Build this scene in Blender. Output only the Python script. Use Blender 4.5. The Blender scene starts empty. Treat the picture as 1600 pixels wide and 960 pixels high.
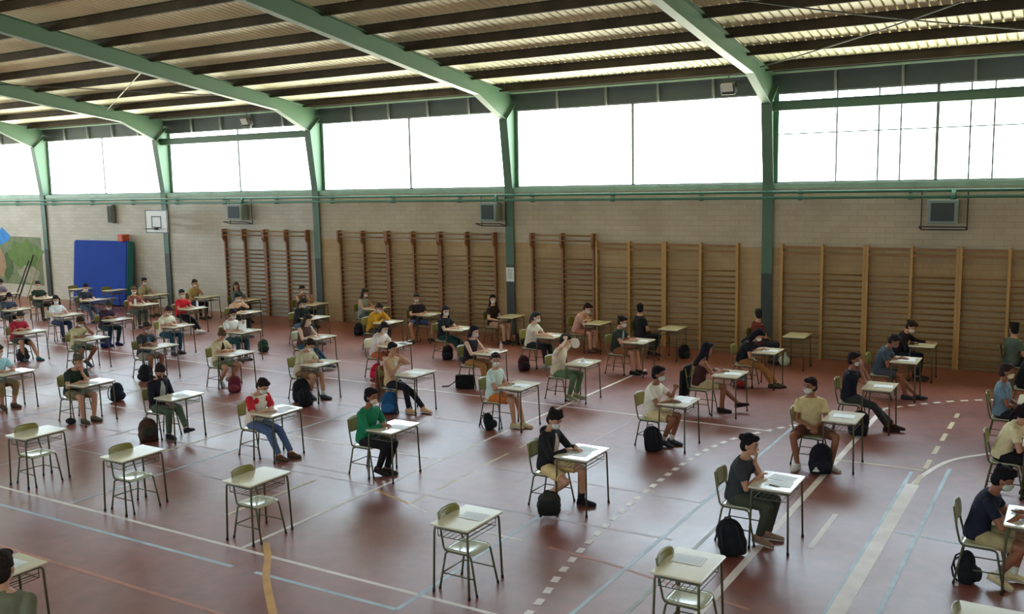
import bpy, bmesh, math, random
from mathutils import Vector as V, Matrix
random.seed(7)
SC = bpy.context.scene
COL = SC.collection

# ------------------------------------------------------------------ camera, world, lights, exposure
cam_d = bpy.data.cameras.new('camera'); cam = bpy.data.objects.new('camera', cam_d); COL.objects.link(cam)
R_ = V((0.8524, 0.5225, -0.0199)); F_ = V((-0.5185, 0.8450, -0.1308)); F_.normalize()
R_ = (R_ - F_*R_.dot(F_)).normalized(); U_ = R_.cross(F_)
M = Matrix.Identity(4)
for i in range(3):
    M[i][0] = R_[i]; M[i][1] = U_[i]; M[i][2] = -F_[i]
M.translation = V((0, -22.699, 4.3))
cam.matrix_world = M
cam_d.sensor_width = 36.0; cam_d.lens = 1481.8/1600*36; cam_d.clip_start = .05; cam_d.clip_end = 300
SC.camera = cam

w = bpy.data.worlds.new('world'); SC.world = w; w.use_nodes = True
nt = w.node_tree; nt.nodes.clear()
out = nt.nodes.new('ShaderNodeOutputWorld'); bg = nt.nodes.new('ShaderNodeBackground')
tc = nt.nodes.new('ShaderNodeTexCoord'); sp = nt.nodes.new('ShaderNodeSeparateXYZ'); rp = nt.nodes.new('ShaderNodeValToRGB')
mp = nt.nodes.new('ShaderNodeMapRange'); mp.inputs[1].default_value = -1; mp.inputs[2].default_value = 1
nt.links.new(tc.outputs['Generated'], sp.inputs[0]); nt.links.new(sp.outputs[2], mp.inputs[0]); nt.links.new(mp.outputs[0], rp.inputs[0])
e = rp.color_ramp.elements
e[0].position = .40; e[0].color = (1.25, 1.2, .98, 1)     # sunlit pale ground and buildings outside
e[1].position = .54; e[1].color = (.70, .85, 1.0, 1)      # hazy bright sky
nt.links.new(rp.outputs[0], bg.inputs[0]); bg.inputs[1].default_value = 7.0
nt.links.new(bg.outputs[0], out.inputs[0])

SC.view_settings.view_transform = 'Standard'; SC.view_settings.look = 'None'
SC.view_settings.exposure = 1.1; SC.view_settings.gamma = 1.0; SC.view_settings.use_curve_mapping = False
try:
    SC.cycles.use_denoising = True
    SC.cycles.max_bounces = 10; SC.cycles.diffuse_bounces = 5; SC.cycles.glossy_bounces = 3; SC.cycles.transparent_max_bounces = 12
    SC.cycles.sample_clamp_indirect = 6.0
    SC.cycles.caustics_reflective = False; SC.cycles.caustics_refractive = False
except Exception:
    pass

def portal(x, y, z, sx, sy, rot):
    l = bpy.data.lights.new('window_daylight', 'AREA'); l.shape = 'RECTANGLE'; l.size = sx; l.size_y = sy
    l.cycles.is_portal = True
    o = bpy.data.objects.new('window_daylight', l); COL.objects.link(o); o.location = (x, y, z); o.rotation_euler = rot
XL, XR, YB = -43.0, 7.9, -25.2          # hall: end walls and the wall behind the camera; the long wall stands at y = 0
portal((XL+XR)/2, .5, 5.2, XR-XL, 2.15, (math.radians(-90), 0, 0))
portal(XL-.4, YB/2, 4.6, 3.0, 20.0, (0, math.radians(-90), 0))  # daylight through the added left end window
portal((XL+XR)/2, YB-.5, 4.7, XR-XL, 1.15, (math.radians(90), 0, 0))  # daylight through the added camera-side windows

# ------------------------------------------------------------------ helpers
def lin(c):
    return tuple(((x/255)/12.92 if x/255 <= .04045 else ((x/255+.055)/1.055)**2.4) for x in c)
MC = {}
def mat(name, rgb, rough=.6, metal=0., noise=0., nscale=8., bump=0., spec=.5, stretch=None, rvar=0., sheen=0.):
    if name in MC: return MC[name]
    m = bpy.data.materials.new(name); m.use_nodes = True; n = m.node_tree; b = n.nodes['Principled BSDF']
    c = lin(rgb); b.inputs['Base Color'].default_value = (*c, 1); b.inputs['Roughness'].default_value = rough
    b.inputs['Metallic'].default_value = metal; b.inputs['Specular IOR Level'].default_value = spec
    if sheen: b.inputs['Sheen Weight'].default_value = sheen
    if noise or bump or rvar:
        t = n.nodes.new('ShaderNodeTexCoord'); mpg = n.nodes.new('ShaderNodeMapping')
        if stretch: mpg.inputs['Scale'].default_value = stretch
        nz = n.nodes.new('ShaderNodeTexNoise'); nz.inputs['Scale'].default_value = nscale; nz.inputs['Detail'].default_value = 4
        n.links.new(t.outputs['Object'], mpg.inputs[0]); n.links.new(mpg.outputs[0], nz.inputs['Vector'])
        if noise:
            r = n.nodes.new('ShaderNodeValToRGB'); r.color_ramp.elements[0].position = .3; r.color_ramp.elements[1].position = .7
            r.color_ramp.elements[0].color = (*[x*(1-noise) for x in c], 1); r.color_ramp.elements[1].color = (*[min(1, x*(1+noise)) for x in c], 1)
            n.links.new(nz.outputs['Fac'], r.inputs[0]); n.links.new(r.outputs[0], b.inputs['Base Color'])
        if rvar:
            mr = n.nodes.new('ShaderNodeMapRange'); mr.inputs[3].default_value = max(.05, rough-rvar); mr.inputs[4].default_value = min(1, rough+rvar)
            n.links.new(nz.outputs['Fac'], mr.inputs[0]); n.links.new(mr.outputs[0], b.inputs['Roughness'])
        if bump:
            bp = n.nodes.new('ShaderNodeBump'); bp.inputs['Strength'].default_value = bump; bp.inputs['Distance'].default_value = .01
            n.links.new(nz.outputs['Fac'], bp.inputs['Height']); n.links.new(bp.outputs[0], b.inputs['Normal'])
    MC[name] = m; return m
def cloth(rgb, kind='cotton'):
    return mat('%s_%d_%d_%d' % (kind, *rgb), rgb, .85, noise=.12, nscale=14, bump=.35, spec=.2)

class MB:
    """collects shapes into one mesh"""
    def __init__(s): s.v = []; s.f = []
    def add(s, vs, fs):
        k = len(s.v); s.v += [tuple(x) for x in vs]; s.f += [tuple(i+k for i in f) for f in fs]; return s
    def box(s, a, b, rot=None, pivot=None):
        x0, y0, z0 = a; x1, y1, z1 = b
        vs = [V((x, y, z)) for z in (z0, z1) for x, y in ((x0, y0), (x1, y0), (x1, y1), (x0, y1))]
        if rot is not None:
            p = V(pivot) if pivot is not None else V(((x0+x1)/2, (y0+y1)/2, (z0+z1)/2)); vs = [rot @ (q-p)+p for q in vs]
        return s.add(vs, [(3, 2, 1, 0), (4, 5, 6, 7), (0, 1, 5, 4), (1, 2, 6, 5), (2, 3, 7, 6), (3, 0, 4, 7)])
    def rbox(s, a, b, r=.01, n=3, rot=None):
        """box with rounded vertical edges and chamfered rims"""
        x0, y0, z0 = a; x1, y1, z1 = b; pts = []
        for cx, cy, a0 in ((x1-r, y1-r, 0), (x0+r, y1-r, 90), (x0+r, y0+r, 180), (x1-r, y0+r, 270)):
            for k in range(n+1):
                t = math.radians(a0+90*k/n); pts.append((cx, cy, math.cos(t), math.sin(t)))
        c = min(r*.4, (z1-z0)*.3); vs = []
        for z, rr in ((z0, r-c), (z0+c, r), (z1-c, r), (z1, r-c)):
            for cx, cy, dx, dy in pts: vs.append(V((cx+dx*rr, cy+dy*rr, z)))
        if rot is not None:
            p = V(((x0+x1)/2, (y0+y1)/2, (z0+z1)/2)); vs = [rot @ (q-p)+p for q in vs]
        m = len(pts); fs = [tuple(range(m-1, -1, -1)), tuple(range(3*m, 4*m))]
        for j in range(3):
            for i in range(m): fs.append((j*m+i, j*m+(i+1) % m, (j+1)*m+(i+1) % m, (j+1)*m+i))
        return s.add(vs, fs)
    def tube(s, pts, r, n=8, ends=True):
        pts = [V(p) for p in pts]; rs = r if isinstance(r, (list, tuple)) else [r]*len(pts); vs = []; fs = []; up = None
        for i, p in enumerate(pts):
            d = (pts[min(i+1, len(pts)-1)]-pts[max(i-1, 0)]).normalized()
            if up is None: up = d.orthogonal().normalized()
            up = (up-d*up.dot(d)); up = up.normalized() if up.length > 1e-6 else d.orthogonal().normalized()
            sd = d.cross(up)
            for k in range(n):
                t = 2*math.pi*k/n; vs.append(p+(up*math.cos(t)+sd*math.sin(t))*rs[i])
        for i in range(len(pts)-1):
            for k in range(n): fs.append((i*n+k, i*n+(k+1) % n, (i+1)*n+(k+1) % n, (i+1)*n+k))
        if ends: fs += [tuple(range(n-1, -1, -1)), tuple(range((len(pts)-1)*n, len(pts)*n))]
        return s.add(vs, fs)
    def cone(s, a, b, ra, rb, n=12):
        """tapered limb with rounded ends"""
        a = V(a); b = V(b); d = (b-a); L = d.length; d = d.normalized() if L > 1e-6 else V((0, 0, 1))
        pts = []; rs = []
        for t in (80, 55, 28): pts.append(a-d*ra*math.sin(math.radians(t))); rs.append(ra*math.cos(math.radians(t)))
        for k in range(0, 5): pts.append(a+d*L*k/4); rs.append(ra+(rb-ra)*k/4)
        for t in (28, 55, 80): pts.append(b+d*rb*math.sin(math.radians(t))); rs.append(rb*math.cos(math.radians(t)))
        return s.tube(pts, rs, n)
    def frus(s, a, b, ra, rb, n=14):
        a = V(a); b = V(b); return s.tube([a, a+(b-a)*.33, a+(b-a)*.67, b], [ra, ra+(rb-ra)*.33, ra+(rb-ra)*.67, rb], n)
    def ell(s, c, r, R=None, nu=14, nv=9):
        c = V(c); vs = []; fs = []
        for j in range(nv+1):
            ph = math.pi*(.02+.96*j/nv)-math.pi/2
            for i in range(nu):
                t = 2*math.pi*i/nu; q = V((r[0]*math.cos(ph)*math.cos(t), r[1]*math.cos(ph)*math.sin(t), r[2]*math.sin(ph)))
                vs.append((R @ q if R is not None else q)+c)
        for j in range(nv):
            for i in range(nu): fs.append((j*nu+i, j*nu+(i+1) % nu, (j+1)*nu+(i+1) % nu, (j+1)*nu+i))
        fs += [tuple(range(nu-1, -1, -1)), tuple(range(nv*nu, (nv+1)*nu))]
        return s.add(vs, fs)
    def loft(s, rings, n=20, pw=2.3):
        """rings: (centre, side axis, depth axis, half width, half depth)"""
        vs = []; fs = []
        for c, ax, ay, rx, ry in rings:
            c = V(c); ax = V(ax); ay = V(ay)
            for k in range(n):
                t = 2*math.pi*k/n; ct, st = math.cos(t), math.sin(t)
                vs.append(c+ax*rx*math.copysign(abs(ct)**(2/pw), ct)+ay*ry*math.copysign(abs(st)**(2/pw), st))
        m = len(rings)
        for j in range(m-1):
            for k in range(n): fs.append((j*n+k, j*n+(k+1) % n, (j+1)*n+(k+1) % n, (j+1)*n+k))
        fs += [tuple(range(n-1, -1, -1)), tuple(range((m-1)*n, m*n))]
        return s.add(vs, fs)
    def prism(s, poly, z0, z1, axis='z'):
        """extrude a polygon: axis z (x,y), y (x,z) or x (y,z)"""
        n = len(poly)
        f = {'z': lambda p, h: (p[0], p[1], h), 'y': lambda p, h: (p[0], h, p[1]), 'x': lambda p, h: (h, p[0], p[1])}[axis]
        vs = [f(p, h) for h in (z0, z1) for p in poly]
        return s.add(vs, [tuple(range(n-1, -1, -1)), tuple(range(n, 2*n))]+[(i, (i+1) % n, n+(i+1) % n, n+i) for i in range(n)])
    def build(s, name, m, parent=None, smooth=False, loc=None, fix=True, mats=None):
        me = bpy.data.meshes.new(name); me.from_pydata(s.v, [], s.f)
        if fix:
            bm = bmesh.new(); bm.from_mesh(me); bmesh.ops.recalc_face_normals(bm, faces=bm.faces); bm.to_mesh(me); bm.free()
        if m is not None: me.materials.append(m)
        if smooth: me.polygons.foreach_set('use_smooth', [True]*len(me.polygons))
        o = bpy.data.objects.new(name, me); COL.objects.link(o)
        if parent is not None: o.parent = parent
        if loc is not None: o.location = loc
        return o
PENDING = []
def melt(o, voxel, smooth=3, tex=False):
    """fuse the shapes of a mesh into one continuous surface (applied at the end of the script)"""
    r = o.modifiers.new('r', 'REMESH'); r.mode = 'VOXEL'; r.voxel_size = voxel; r.use_smooth_shade = True
    if smooth:
        k = o.modifiers.new('s', 'SMOOTH'); k.factor = .5; k.iterations = smooth
    PENDING.append(o); return o
def thing(name, label, cat, loc=(0, 0, 0), rz=0., group=None):
    o = bpy.data.objects.new(name, None); COL.objects.link(o); o.location = loc; o.rotation_euler = (0, 0, rz)
    o.empty_display_size = .1
    return tag(o, label, cat, group)
def tag(o, label, cat, group=None):
    o['label'] = label; o['category'] = cat
    if group: o['group'] = group
    return o
def struct(o): o['kind'] = 'structure'; return o
def dup(root, loc, rz=0., label=None, group=None, scale=None):
    r = root.copy(); COL.objects.link(r); r.location = loc; r.rotation_euler = (0, 0, rz)
    if scale: r.scale = scale
    if label: r['label'] = label
    if group: r['group'] = group
    for ch in root.children:
        c = ch.copy(); COL.objects.link(c); c.parent = r
        for g in ch.children:
            d = g.copy(); COL.objects.link(d); d.parent = c
    return r
def Rot(ax, deg): return Matrix.Rotation(math.radians(deg), 3, ax)

# ------------------------------------------------------------------ structure materials
def nodes(name):
    m = bpy.data.materials.new(name); m.use_nodes = True; return m, m.node_tree, m.node_tree.nodes['Principled BSDF']
def floor_material():
    m, n, b = nodes('red_court_paint')
    t = n.nodes.new('ShaderNodeTexCoord')
    n1 = n.nodes.new('ShaderNodeTexNoise'); n1.inputs['Scale'].default_value = .35; n1.inputs['Detail'].default_value = 5
    n2 = n.nodes.new('ShaderNodeTexNoise'); n2.inputs['Scale'].default_value = 5; n2.inputs['Detail'].default_value = 6
    n3 = n.nodes.new('ShaderNodeTexNoise'); n3.inputs['Scale'].default_value = 90; n3.inputs['Detail'].default_value = 2
    for k in (n1, n2, n3): n.links.new(t.outputs['Object'], k.inputs['Vector'])
    r = n.nodes.new('ShaderNodeValToRGB'); e = r.color_ramp.elements
    e[0].position = .32; e[0].color = (*lin((136, 79, 70)), 1); e[1].position = .7; e[1].color = (*lin((158, 98, 87)), 1)
    n.links.new(n1.outputs['Fac'], r.inputs[0])
    r2 = n.nodes.new('ShaderNodeValToRGB'); r2.color_ramp.elements[0].position = .35; r2.color_ramp.elements[1].position = .75
    r2.color_ramp.elements[0].color = (.80, .80, .80, 1); r2.color_ramp.elements[1].color = (1.1, 1.1, 1.1, 1)
    n.links.new(n2.outputs['Fac'], r2.inputs[0])
    mx = n.nodes.new('ShaderNodeMix'); mx.data_type = 'RGBA'; mx.blend_type = 'MULTIPLY'; mx.inputs[0].default_value = 1
    n.links.new(r.outputs[0], mx.inputs[6]); n.links.new(r2.outputs[0], mx.inputs[7]); n.links.new(mx.outputs[2], b.inputs['Base Color'])
    mr = n.nodes.new('ShaderNodeMapRange'); mr.inputs[1].default_value = .3; mr.inputs[2].default_value = .7
    mr.inputs[3].default_value = .30; mr.inputs[4].default_value = .46; n.links.new(n1.outputs['Fac'], mr.inputs[0]); n.links.new(mr.outputs[0], b.inputs['Roughness'])
    bp = n.nodes.new('ShaderNodeBump'); bp.inputs['Strength'].default_value = .12; bp.inputs['Distance'].default_value = .004
    n.links.new(n3.outputs['Fac'], bp.inputs['Height']); n.links.new(bp.outputs[0], b.inputs['Normal'])
    b.inputs['Specular IOR Level'].default_value = .85
    return m
def block_material():
    m, n, b = nodes('painted_block_wall')
    t = n.nodes.new('ShaderNodeTexCoord'); s = n.nodes.new('ShaderNodeSeparateXYZ'); c = n.nodes.new('ShaderNodeCombineXYZ')
    n.links.new(t.outputs['Object'], s.inputs[0]); ad = n.nodes.new('ShaderNodeMath'); n.links.new(s.outputs[0], ad.inputs[0]); n.links.new(s.outputs[1], ad.inputs[1])
    n.links.new(ad.outputs[0], c.inputs[0]); n.links.new(s.outputs[2], c.inputs[1])
    br = n.nodes.new('ShaderNodeTexBrick'); n.links.new(c.outputs[0], br.inputs['Vector'])
    br.inputs['Scale'].default_value = 1; br.inputs['Brick Width'].default_value = .4; br.inputs['Row Height'].default_value = .13
    br.inputs['Mortar Size'].default_value = .008; br.inputs['Mortar Smooth'].default_value = .4
    br.inputs['Color1'].default_value = (*lin((186, 174, 150)), 1); br.inputs['Color2'].default_value = (*lin((178, 164, 140)), 1); br.inputs['Mortar'].default_value = (*lin((166, 152, 130)), 1)
    nz = n.nodes.new('ShaderNodeTexNoise'); nz.inputs['Scale'].default_value = .8; nz.inputs['Detail'].default_value = 5; n.links.new(t.outputs['Object'], nz.inputs['Vector'])
    r = n.nodes.new('ShaderNodeValToRGB'); r.color_ramp.elements[0].position = .3; r.color_ramp.elements[1].position = .7
    r.color_ramp.elements[0].color = (.86, .84, .80, 1); r.color_ramp.elements[1].color = (1.04, 1.04, 1.04, 1)
    n.links.new(nz.outputs['Fac'], r.inputs[0])
    # ochre wainscot up to 2.6 m
    st = n.nodes.new('ShaderNodeMapRange'); st.inputs[1].default_value = 2.62; st.inputs[2].default_value = 2.60; n.links.new(s.outputs[2], st.inputs[0])
    dm = n.nodes.new('ShaderNodeMix'); dm.data_type = 'RGBA'; dm.blend_type = 'MULTIPLY'; n.links.new(st.outputs[0], dm.inputs[0])
    n.links.new(br.outputs['Color'], dm.inputs[6]); dm.inputs[7].default_value = (.90, .72, .46, 1)
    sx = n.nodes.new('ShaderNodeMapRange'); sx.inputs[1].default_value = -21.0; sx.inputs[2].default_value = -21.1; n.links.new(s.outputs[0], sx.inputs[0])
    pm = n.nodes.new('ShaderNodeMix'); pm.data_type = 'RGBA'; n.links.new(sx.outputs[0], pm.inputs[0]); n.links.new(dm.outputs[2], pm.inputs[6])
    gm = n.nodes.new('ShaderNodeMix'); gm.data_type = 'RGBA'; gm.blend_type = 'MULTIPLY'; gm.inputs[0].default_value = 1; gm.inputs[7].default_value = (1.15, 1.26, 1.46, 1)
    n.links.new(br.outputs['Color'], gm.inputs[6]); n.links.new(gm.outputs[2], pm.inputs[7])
    mx = n.nodes.new('ShaderNodeMix'); mx.data_type = 'RGBA'; mx.blend_type = 'MULTIPLY'; mx.inputs[0].default_value = 1
    n.links.new(pm.outputs[2], mx.inputs[6]); n.links.new(r.outputs[0], mx.inputs[7]); n.links.new(mx.outputs[2], b.inputs['Base Color'])
    bp = n.nodes.new('ShaderNodeBump'); bp.inputs['Strength'].default_value = .2; bp.inputs['Distance'].default_value = .008; bp.invert = True
    n.links.new(br.outputs['Fac'], bp.inputs['Height']); n.links.new(bp.outputs[0], b.inputs['Normal']); b.inputs['Roughness'].default_value = .65
    return m
def glass_material():
    m = bpy.data.materials.new('window_pane'); m.use_nodes = True; n = m.node_tree; n.nodes.clear()
    o = n.nodes.new('ShaderNodeOutputMaterial'); tr = n.nodes.new('ShaderNodeBsdfTransparent'); gl = n.nodes.new('ShaderNodeBsdfGlossy'); mx = n.nodes.new('ShaderNodeMixShader')
    gl.inputs['Roughness'].default_value = .08; tr.inputs[0].default_value = (.95, .97, .96, 1); mx.inputs[0].default_value = .06
    n.links.new(tr.outputs[0], mx.inputs[1]); n.links.new(gl.outputs[0], mx.inputs[2]); n.links.new(mx.outputs[0], o.inputs[0]); return m
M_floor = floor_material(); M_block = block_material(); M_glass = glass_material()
def mat2(name, rgb, rgb2, z, **k):
    """paint that changes colour below the height z (a painted dado)"""
    m = mat(name, rgb, **k); n = m.node_tree; b = n.nodes['Principled BSDF']
    t = n.nodes.new('ShaderNodeTexCoord'); s = n.nodes.new('ShaderNodeSeparateXYZ'); st = n.nodes.new('ShaderNodeMapRange'); mx = n.nodes.new('ShaderNodeMix'); mx.data_type = 'RGBA'
    n.links.new(t.outputs['Object'], s.inputs[0]); n.links.new(s.outputs[2], st.inputs[0]); st.inputs[1].default_value = z; st.inputs[2].default_value = z+.02
    n.links.new(st.outputs[0], mx.inputs[0]); mx.inputs[6].default_value = (*lin(rgb2), 1); mx.inputs[7].default_value = (*lin(rgb), 1)
    n.links.new(mx.outputs[2], b.inputs['Base Color']); return m
M_green = mat2('green_steel_paint', (72, 102, 78), (48, 56, 48), 1.98, rough=.5)
M_greenp = mat('green_pipe_paint', (70, 118, 98), .45)
M_sill = mat('pale_green_sill', (140, 168, 146), .5, noise=.15, nscale=3)
M_purl = mat('dark_purlin_steel', (60, 52, 40), .7, noise=.3, nscale=2, spec=.2)
M_sheet = mat('galvanised_roof_sheet', (228, 224, 192), .5, noise=.2, nscale=.45, spec=.3)
M_fasc = mat('grey_blue_sheet', (72, 80, 80), .6, noise=.12, nscale=1.5)
M_dark = mat('dark_metal', (44, 46, 46), .5)
M_grey = mat('grey_metal', (120, 124, 120), .5)
M_white = mat('white_paint', (225, 226, 222), .45)

# ------------------------------------------------------------------ floor, walls, roof
ZS = 4.02; ZW0 = 4.16; ZW1 = 6.25; SL = .155; ZR0 = 6.66; YR = -12.45
def zr(y):                      # underside of roof sheet (top of purlins)
    yy = y if y >= YR else 2*YR-y
    return ZR0+.20-SL*yy
struct(MB().box((XL-.3, YB-.3, -.2), (XR+.3, .3, 0)).build('floor', M_floor))
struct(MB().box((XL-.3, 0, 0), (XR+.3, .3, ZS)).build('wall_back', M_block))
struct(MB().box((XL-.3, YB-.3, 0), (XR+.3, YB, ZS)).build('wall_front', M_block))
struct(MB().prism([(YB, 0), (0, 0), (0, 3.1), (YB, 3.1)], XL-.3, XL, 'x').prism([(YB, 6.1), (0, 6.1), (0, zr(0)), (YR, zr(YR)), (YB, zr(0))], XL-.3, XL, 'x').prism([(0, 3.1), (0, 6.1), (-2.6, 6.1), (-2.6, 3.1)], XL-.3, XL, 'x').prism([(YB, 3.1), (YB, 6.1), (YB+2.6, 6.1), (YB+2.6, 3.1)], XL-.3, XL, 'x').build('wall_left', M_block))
o = MB()
for i in range(9): o.box((XL-.18, -2.6-2.5*i-.03, 3.1), (XL-.10, -2.6-2.5*i+.03, 6.1))
o.box((XL-.18, YB+2.6, 4.57), (XL-.10, -2.6, 4.63))
o = struct(o.build('window_40', M_grey)); MB().box((XL-.145, YB+2.6, 3.1), (XL-.137, -2.6, 6.1)).build('pane', M_glass, o)  # unseen end-wall window, added to brighten the left of the hall
for nm, x in (('wall_right', XR),):
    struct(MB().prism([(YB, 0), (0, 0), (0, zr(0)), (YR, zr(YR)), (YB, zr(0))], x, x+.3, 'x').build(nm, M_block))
# corrugated roof sheet, one solid trapezoidal profile per slope
P = .186; pr = []
x = XL-.3; k = 0
while x < XR+.3:
    pr += [(x, 0), (x+.140, 0), (x+.146, .062), (x+.180, .062)]; x += P
vs = []; fs = []
rows = [(.9, 0), (YR, 0), (YR, 1), (2*YR-.9, 1)]
mb = MB()
for ya, yb in ((.9, YR), (YR, 2*YR-.9)):
    vs = []; n = len(pr)
    for y in (ya, yb):
        for h in (0, .03):
            for px, pz in pr: vs.append((px, y, zr(y)+pz+h))
    fs = []
    for i in range(n-1):
        fs.append((i, i+1, 2*n+i+1, 2*n+i)); fs.append((n+i+1, n+i, 3*n+i, 3*n+i+1))
    mb.add(vs, fs)
struct(mb.build('ceiling', M_sheet, fix=False))
NTH = ['first', 'second', 'third', 'fourth', 'fifth', 'sixth', 'seventh', 'eighth', 'ninth']
py = [-.44, -1.81, -3.19, -4.58, -5.97, -7.36, -8.76, -10.15, -11.55]
def purlin(y, side):
    s = 1 if side == 0 else -1; z = zr(y); h = .20
    return MB().box((XL, y-.008, z-h), (XR, y+.008, z-.002)).box((XL, y-.07*s if s > 0 else y, z-.012), (XR, y if s > 0 else y+.07, z-.002)).box((XL, y if s > 0 else y-.06, z-h), (XR, y+.06 if s > 0 else y, z-h+.012)).box((XL, y+.06*s-.006, z-h), (XR, y+.06*s+.006, z-h+.03)).build('roof_purlin', M_purl)
for i, y in enumerate(py):
    tag(purlin(y, 0), 'long dark steel roof purlin, %s one in from the window wall eaves' % NTH[i], 'purlin')
for i, y in enumerate(py):
    tag(purlin(2*YR-y, 1), 'dark steel roof purlin of the slope over the camera side, %s up from its eaves' % NTH[i], 'purlin', 'purlins of the near roof slope')

# portal frames
FX = [7.87, .61, -6.66, -13.92, -21.14, -28.42, -35.68, -42.9]
FL = ['at the far right end of the hall', 'just beyond the right edge of the photo', 'between the two right-hand window bays', 'with the paper notice on its column', 'left of the long row of dark-post wall bars', 'behind the small basketball backboard', 'at the corner of the painted mural', 'in the far left corner']
def frame(x, lab, first):
    t = thing('portal_frame', 'green tapered steel portal frame '+lab, 'steel frame', (x, 0, 0))
    for s in (0, 1):
        my = (lambda y: y) if s == 0 else (lambda y: 2*YR-y)
        c = MB(); wh = .006; fw = .13
        inner = [(-.06, 0), (-.06, 4.1), (-.29, 6.0)]; outer = [(.28, 0), (.28, 4.1), (.30, 6.55)]
        poly = [(my(a), b) for a, b in inner+outer[::-1]]
        c.prism(poly, -wh, wh, 'x')
        for line, d in ((inner, -.014), (outer, .014)):
            for (y0, z0), (y1, z1) in zip(line, line[1:]):
                c.prism([(my(y0), z0), (my(y1), z1), (my(y1+d), z1), (my(y0+d), z0)], -fw, fw, 'x')
        # knee stiffener
        c.prism([(my(-.29), 6.0), (my(.30), 6.5), (my(.30), 6.516), (my(-.29), 6.016)], -fw, fw, 'x')
        c.build('column', M_green, t)
        r = MB()
        lo = [(-.29, 6.0), (-3.75, 6.9), (YR, 6.9+SL*(-3.75-YR))]; hi = [(.30, 6.66), (YR, 6.70+SL*(.30-YR)-.05)]
        lo = [lo[0], (-1.6, 6.6), lo[1], lo[2]]
        r.prism([(my(a), b) for a, b in lo+hi[::-1]], -wh, wh, 'x')
        for line, d in ((lo, -.014), (hi, .014)):
            for (y0, z0), (y1, z1) in zip(line, line[1:]):
                r.prism([(my(y0), z0), (my(y1), z1), (my(y1), z1+d), (my(y0), z0+d)], -.1, .1, 'x')
        r.build('rafter', M_green, t)
    return t
for i, x in enumerate(FX): frame(x, FL[i], i == 0)

# window band, both long sides; the unseen camera-side one is added for its daylight
wn = 0
def window(x0, x1, y, panes, bars, thick=.032, top=None):
    global wn; wn += 1; ZW1 = top or 6.25
    o = MB(); o.box((x0, y-.03, ZW0-.02), (x1, y+.03, ZW0+.02)).box((x0, y-.03, ZW1-.02), (x1, y+.03, ZW1+.02))
    for p in panes:
        o.box((p-thick, y-.03, ZW0), (p+thick, y+.03, ZW1))
    w_ = struct(o.build('window_%d' % wn, M_grey))
    if bars:
        b = MB()
        for p, tw in bars[0]: b.box((p-tw, y-.012, ZW0), (p+tw, y+.012, ZW1))
        for z in bars[1]: b.box((x0, y-.01, z-.014), (x1, y+.01, z+.014))
        b.build('glazing_bar', M_grey, w_)
    MB().box((x0, y-.004, ZW0), (x1, y+.004, ZW1)).build('pane', M_glass, w_)
for i in range(len(FX)-1):
    x1, x0 = FX[i]-.14, FX[i+1]+.14; mid = (FX[i]+FX[i+1])/2
    bars = None
    if i == 1: bars = ([(p, .018) for p in (-5.17, -4.25, -3.78, -2.37, -1.91, -.9)], [5.3])
    if i == 2: bars = ([(-8.11, .004), (-12.6, .003), (-11.9, .003)], [])
    window(x0, x1, .24, [mid], bars)
for i in range(len(FX)-1):
    window(FX[i+1]+.14, FX[i]-.14, YB-.24, [(FX[i]+FX[i+1])/2], None, top=5.25)  # added windows behind the camera, height set for the light they give
# sill, fascia, closing strips
tn = 0
def trim(mb, m):
    global tn; tn += 1; return struct(mb.build('trim_%d' % tn, m))
for s, yy in ((1, 0), (-1, YB)):
    o = MB(); o.box((XL, min(yy-.03*s, yy+.3*s), ZS), (XR, max(yy-.03*s, yy+.3*s), ZW0-.02)); trim(o, M_sill)
    o = MB(); a, b_ = yy+.20*s, yy+.26*s; o.box((XL, min(a, b_), (ZW1 if s > 0 else 5.25)+.02), (XR, max(a, b_), zr(0)+.02)); f = trim(o, M_fasc)
    o = MB(); a, b_ = yy+.02*s, yy+.10*s; o.box((XL, min(a, b_), 6.70), (XR, max(a, b_), 6.74)); trim(o, M_sill)
    for i in range(len(FX)-1):
        for k in range(1, 5):
            xx = FX[i+1]+k*1.452
            g = MB().box((xx-.025, yy+.14*s-.03, ZW1-.02), (xx+.025, yy+.14*s+.03, 6.72)); g.build('bracket', M_grey, f)
# box beams across two of the window bays
for (i, lab) in ((1, 'across the top of the right-hand window bay'), (4, 'across the window bay right of the basketball backboard')):
    o = MB().box((FX[i+1]+.02, -.02, 5.84), (FX[i]-.02, .08, 6.06)).box((FX[i+1]+.02, -.06, 6.045), (FX[i]-.02, .12, 6.06)).box((FX[i+1]+.02, -.06, 5.84), (FX[i]-.02, .12, 5.855))
    tag(o.build('steel_beam', M_green), 'green horizontal steel beam '+lab, 'beam')
# pipes along the wall head
def pipe(z, y, lab):
    t = thing('wall_pipe', lab, 'pipe', (0, y, z))
    MB().tube([(XL, 0, 0), (XR, 0, 0)], .034, 10).build('tube', M_greenp, t, True)
    x = XL+.8
    while x < XR:
        MB().box((x-.03, 0, -.06), (x+.03, -y-.001, .045)).build('clamp', M_greenp, t); x += 2.42
pipe(3.935, -.16, 'upper green pipe running along the top of the block wall')
pipe(3.80, -.16, 'lower green pipe running along the top of the block wall')

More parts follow.
